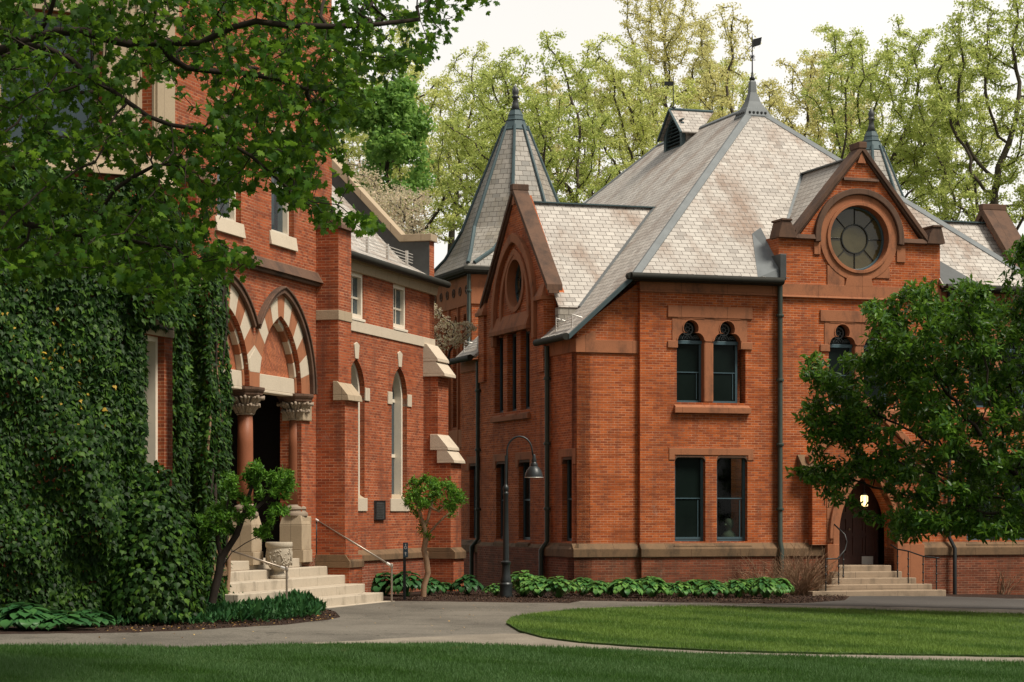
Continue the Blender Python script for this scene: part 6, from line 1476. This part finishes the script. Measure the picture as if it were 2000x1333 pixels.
# ================================================================ SMALL TREES AND SHRUBS BY THE PORCH
A = np.concatenate([pxpoly_sample([(790, 975), (800, 940), (840, 928), (880, 945), (908, 960), (910, 985), (890, 1000), (850, 990), (800, 1000)], 150, lambda x, y, r: 55.2 + r.uniform(-.7, .7), 21),
                    pxpoly_sample([(865, 985), (895, 985), (888, 1015), (868, 1010)], 12, lambda x, y, r: 55.2 + r.uniform(-.3, .3), 22),
                    pxpoly_sample([(812, 1020), (842, 1030), (842, 1060), (822, 1050)], 14, lambda x, y, r: 55.2 + r.uniform(-.2, .2), 23)])
def ptree(name, skel, A, **k):
    pass
def pt(x, y, d): return tuple(P3(x, y, d))
def shrub(name, skel, A, mat, bark, nleaf, ls, lab, r0=.007, tm=ELL, rmax=.11, step=.09, infl=.7, kill=.12, thin=2.0, spread=.09, pw=2.0, **k):
    nodes = []; par = []
    for pts, st in skel:
        prev = st
        for q in pts: nodes.append(np.array(pt(*q) if len(q) == 3 else q)); par.append(-1 if prev is None else prev); prev = len(nodes) - 1
    e = empty(name, tuple(nodes[0]), lab, k.get('cat', 'tree'))
    nn, pp = colonize(A, nodes, par, step, infl, kill); m, r, kids = branch_mesh(nn, pp, r0, pw, rmax=rmax, sides=8); simple_mesh(m, 'trunk', bark, e)
    tips = np.array([i for i in range(len(nodes), len(nn)) if r[i] < r0 * thin]); per = max(1, int(nleaf / len(tips))); idx = np.repeat(tips, per); n = len(idx)
    P = nn[idx] + rdir(n) * RG.uniform(0, 1, (n, 1)) * spread; D = rdir(n) * .8; D[:, 2] += .35; N = rdir(n) * .6; N[:, 2] += .7
    V, F = inst(P, D, N, RG.uniform(.7, 1.3, n) * ls, *tm); mesh_np('crown', V, F, mat, e); return e
d = 55.2
shrub('pruned_tree', [([(827, 1166, d), (828, 1145, d), (836, 1120, d), (833, 1095, d), (828, 1075, d), (832, 1050, d), (828, 1030, d)], None),
                      ([(822, 1010, d), (818, 990, d - .2), (806, 975, d - .3)], 6), ([(836, 1015, d + .1), (840, 995, d + .1), (846, 975, d)], 6), ([(850, 1028, d), (868, 1010, d + .2), (885, 998, d + .2)], 5), ([(858, 1000, d), (872, 985, d)], 9)],
      A, 'leafbox', 'barktan', 5200, .085, 'little flat topped tree with twisted pale trunk in front of the end buttress', rmax=.105, pw=1.75, spread=.13)
d = 43.2
A = np.concatenate([pxpoly_sample(q, n_, lambda x, y, r: 43.2 + r.uniform(-.45, .45), 31 + i) for i, (q, n_) in enumerate([
    ([(478, 925), (490, 903), (510, 905), (515, 935), (502, 960), (482, 955)], 34), ([(520, 930), (560, 915), (582, 935), (572, 965), (540, 985), (515, 975)], 50),
    ([(525, 985), (565, 988), (560, 1012), (530, 1010)], 26), ([(440, 930), (462, 925), (462, 975), (440, 985), (430, 960)], 34), ([(415, 985), (455, 985), (470, 1020), (440, 1050), (405, 1050)], 50),
    ([(500, 1030), (535, 1028), (530, 1050), (495, 1048)], 12), ([(380, 1010), (410, 1000), (410, 1080), (380, 1080)], 30), ([(468, 985), (500, 985), (500, 1010), (468, 1010)], 12)])])
shrub('leaning_shrub', [([(414, 1178, d), (420, 1150, d), (428, 1118, d), (432, 1090, d)], None),
                        ([(425, 1060, d), (424, 1030, d - .1), (440, 1000, d - .2), (448, 970, d - .2)], 3), ([(446, 1070, d), (462, 1045, d), (474, 1010, d), (484, 975, d), (494, 945, d)], 3),
                        ([(492, 1000, d + .1), (515, 980, d + .2), (545, 955, d + .2)], 10), ([(452, 1080, d - .1), (478, 1062, d - .1), (505, 1048, d - .1)], 2)],
      A, 'leafbox', 'bark', 9000, .085, 'leaning shrub with forked dark stems and leaf tufts beside the stone steps', rmax=.1, pw=1.8, spread=.1, cat='shrub')
def twigs(x, y, n, H, W, seed, lab, mat='barktan'):
    r = random.Random(seed); b = gpt(x, y); m = MB()
    for k in range(n):
        a = r.uniform(0, 6.28); L = H * r.uniform(.5, 1.1); sp = W * r.uniform(.1, 1); p = Vector((b[0] + r.uniform(-.15, .15), b[1] + r.uniform(-.12, .12), b[2])); pts = [p]; dv = Vector((math.cos(a) * sp, math.sin(a) * sp * .5, H)).normalized()
        for q in range(6):
            dv = (dv + Vector((r.uniform(-.25, .25), r.uniform(-.25, .25), r.uniform(-.18, .1)))).normalized(); p = p + dv * L / 6; pts.append(p)
            if q > 1 and r.random() < .8:
                e = p + (dv + Vector((r.uniform(-1, 1), r.uniform(-1, 1), r.uniform(-.2, .8)))).normalized() * L * .25; m.tube([p, p.lerp(e, .5) + Vector((0, 0, .01)), e], [.006, .005, .004], 3, False)
        m.tube(pts, [.012, .011, .010, .009, .008, .006, .005], 4, False)
    me = simple_mesh(m, 'bare_shrub', mat); tag(me, lab, 'shrub'); return me
twigs(1562, 1164, 230, 1.25, 2.6, 1, 'large bare twiggy shrub beside the stone door steps')
twigs(1490, 1162, 60, 1.1, 2.2, 3, 'smaller bare shrub leaning over the end of the hosta row')
twigs(1960, 1162, 22, .8, .6, 2, 'small leafless shrub at the wall near the right edge')
# ================================================================ LAMP POST
L0 = Vector(gpt(988, 1168)); k = 1 / (F_PX / L0.y)
def lz(y): return EYE + (HOR - y) * k
lamp = empty('street_lamp', tuple(L0), 'tall black gooseneck lamp post with bell shade, unlit', 'street lamp')
base = (L0.x, L0.y, 0)
m = MB(); m.lathe(base, [(.17, L0.z - .02), (.17, L0.z + .12), (.155, L0.z + .2), (.17, lz(1145)), (.175, lz(1141)), (.145, lz(1138)), (.15, lz(1132)), (.12, lz(1126)), (.105, lz(1105)), (.115, lz(1103)), (.13, lz(1101)), (.135, lz(1098)), (.08, lz(1095))], 24); m.build('base', 'lampblack', lamp, smooth='auto')
m = MB(); m.lathe(base, [(.085, lz(1098)), (.078, lz(1040)), (.062, lz(968)), (.075, lz(966)), (.075, lz(963)), (.055, lz(961)), (.08, lz(956)), (.075, lz(951)), (.05, lz(949)), (.035, lz(944)), (.032, lz(890))], 20); m.build('post', 'lampblack', lamp, smooth='auto')
xc = (1041 - 992) / 2 * k; pts = [(L0.x + .03, L0.y, lz(948)), (L0.x + .03, L0.y, lz(884))]
pts += [(L0.x + .03 + xc - xc * math.cos(a), L0.y, lz(882) + (29 * k) * math.sin(a)) for a in np.linspace(.1, math.pi - .15, 16)]
pts += [(L0.x + .03 + 2 * xc + .02, L0.y, lz(890))]
m = MB(); m.tube(pts, .024, 10); m.build('gooseneck_arm', 'lampblack', lamp, smooth=True)
sx = L0.x + .03 + 2 * xc + .05; ax = Vector((.05, 0, -1)).normalized()
m = MB(); sc = (sx, L0.y, 0)
m.lathe(sc, [(.03, lz(888)), (.045, lz(890)), (.045, lz(895)), (.07, lz(900)), (.06, lz(903)), (.10, lz(908)), (.095, lz(911)), (.13, lz(913)), (.19, lz(919)), (.225, lz(926)), (.24, lz(932)), (.24, lz(933)), (.225, lz(932)), (.18, lz(921)), (.12, lz(915))], 28); sh_o = m.build('shade', 'lampblack', lamp, smooth='auto')
m = MB(); m.tube([(sx + .24 * math.cos(a), L0.y + .24 * math.sin(a), lz(933)) for a in np.linspace(0, 2 * math.pi, 33)], .008, 5); m.build('rim', 'galv', sh_o)
# ================================================================ SIGN POST
S0 = Vector(gpt(790, 1173)); ks = S0.y / F_PX
sz = lambda y: EYE + (HOR - y) * ks
sg = empty('sign_post', tuple(S0), 'slim dark post with small blue wheelchair access sign beside the steps', 'sign')
m = MB(); m.box(S0.x - .035, S0.x + .035, S0.y - .035, S0.y + .035, S0.z - .05, sz(1061)); m.build('post', 'iron', sg, .008)
m = MB(); m.box(S0.x - .03, S0.x + .09, S0.y - .065, S0.y - .037, sz(1089), sz(1060)); pn = m.build('sign_panel', 'signblue', sg, .006)
fy = S0.y - .0655; cx = S0.x + .032; cz = sz(1069)
FS = Fr((cx, fy + .001), (1, 0), (0, -1))
m = MB(); m.prism(FS, circ(.0, cz + .068, .014, 12), 0, .002); m.fb(FS, -.008, .008, cz + .0, cz + .05, 0, .002); m.fb(FS, -.004, .03, cz + .0, cz + .014, 0, .002); m.fb(FS, .022, .036, cz - .04, cz + .0, 0, .002)
strip2(m, FS, circ(-.004, cz - .012, .024, 18, math.radians(110), math.radians(370), False), circ(-.004, cz - .012, .036, 18, math.radians(110), math.radians(370), False), 0, .002); m.build('wheelchair_symbol', 'white', pn)
cz2 = sz(1081.5)
m = MB(); m.fb(FS, -.007, .007, cz2 - .045, cz2 + .01, 0, .002); m.prism(FS, [(-.03, cz2 + .005), (.03, cz2 + .005), (0, cz2 + .045)], 0, .002); m.build('arrow_symbol', 'white', pn)
# ================================================================ PLAQUE
pu0, pu1 = LP.u(730), LP.u(749); pz0, pz1 = LP.z(740, 1016), LP.z(740, 978)
pq = MB().prism(LP, rect(pu0, pu1, pz0, pz1), 0, .05).build('plaque', 'leaddark', None, .008); tag(pq, 'dark bronze plaque on the brick wall left of the tall arched window', 'plaque')
m = MB(); m.prism(LP, rect(pu0, pu1, pz0, pz1), .05, .062, [rect(pu0 + .05, pu1 - .05, pz0 + .03, pz1 - .03)])
m.build('rim', 'iron', pq)
m = MB()
for q in range(9): m.fb(LP, pu0 + .1, pu1 - .1 - .05 * (q % 3), pz1 - .1 - q * .042 - .010, pz1 - .1 - q * .042, .05, .054)
m.build('raised_lettering', 'gutter', pq)
# ================================================================ URN
uu_ = None
for cand in np.linspace(LP.u(480), LP.u(620), 400):
    p = LP.p(cand, 0, .50)
    if uu_ is None or abs(p[0] / p[1] * F_PX + 1000 - 545) < abs(uu_[0] / uu_[1] * F_PX + 1000 - 545): uu_ = p
U0 = (uu_[0], uu_[1], .63); ku = U0[1] / F_PX
urn = empty('urn_planter', U0, 'carved pale stone urn planter standing on the porch steps', 'planter')
m = MB(); m.lathe(U0, [(.20, 0), (.22, .02), (.22, .07), (.17, .09), (.12, .13), (.11, .17), (.14, .2), (.22, .26), (.265, .36), (.285, .5), (.29, .62), (.28, .7), (.295, .72), (.31, .75), (.31, .82), (.295, .84), (.25, .84), (.24, .78), (.2, .7)], 40); bd = m.build('body', 'urn', urn, smooth='auto')
m = MB(); rr = random.Random(2)
for k in range(5):
    pts = []; a0 = k * 1.256
    for q in range(22):
        t = q / 21; a = a0 + t * 2.1; z = .49 + .15 * math.sin(t * 9 + k * 1.3); rad = .292; pts.append((U0[0] + rad * math.cos(a), U0[1] + rad * math.sin(a), U0[2] + z))
    m.tube(pts, .014, 6)
    for q in range(3, 22, 4):
        p = Vector(pts[q]); t_ = a0 + q / 21 * 2.1
        for s_ in (-1, 1):
            c = p + Vector((-math.sin(t_) * .02 * s_, math.cos(t_) * .02 * s_, .045 * s_)); m.lathe((c.x - math.cos(t_) * .01, c.y - math.sin(t_) * .01, c.z - .025), [(.004, 0), (.026, .012), (.032, .028), (.02, .045), (.003, .055)], 7)
m.build('carved_vines', 'urn', bd)
m = MB(); m.lathe((U0[0], U0[1], U0[2] + .70), [(.24, 0), (.1, .03), (.01, .04)], 20); m.build('soil', 'mulch', urn)
# ================================================================ HANDRAILS BY THE PORCH
def near_px(x, w_, lo=300, hi=900):
    return LP.u(x, w_)
def hrail(u, wa, za, wb, zb_, lab):
    e = empty('handrail', LP.p(u, gz(-4), wb), lab, 'handrail')
    a, b = LP.p(u, za, wa), LP.p(u, zb_, wb)
    m = MB(); m.tube([a, b], .024, 10); m.build('rail', 'steel', e, smooth=True)
    m = MB(); m.tube([LP.p(u, -.05, wb), b], .024, 10); m.lathe((b[0], b[1], b[2] - .05), [(.03, 0), (.036, .02), (.036, .09), (.02, .115)], 12); m.build('post', 'steel', e, smooth='auto')
    m = MB(); m.tube([LP.p(u, za - .95, wa + .03), LP.p(u, za - .01, wa + .03)], .022, 10); m.build('post', 'lampblack', e, smooth=True)
    m = MB(); v = (Vector(b) - Vector(a)).normalized(); m.tube([Vector(b) - v * .14, Vector(b) + v * .02], .034, 10); m.tube([Vector(a) - v * .02, Vector(a) + v * .1], .033, 10); m.build('fitting', 'galv', e, smooth='auto')
uh = LP.u(765, 1.95); hrail(uh, LP.off(0).u(0) * 0 + -.02, 1.98, 1.95, LP.z(765, 1106, 1.95), 'sloping metal handrail at the far end of the porch steps')
uh2 = LP.u(560, 1.55); hrail(uh2, -.0, LP.z(480, 1068, .0), 1.55, LP.z(560, 1112, 1.55), 'sloping metal handrail coming down behind the leaning shrub')
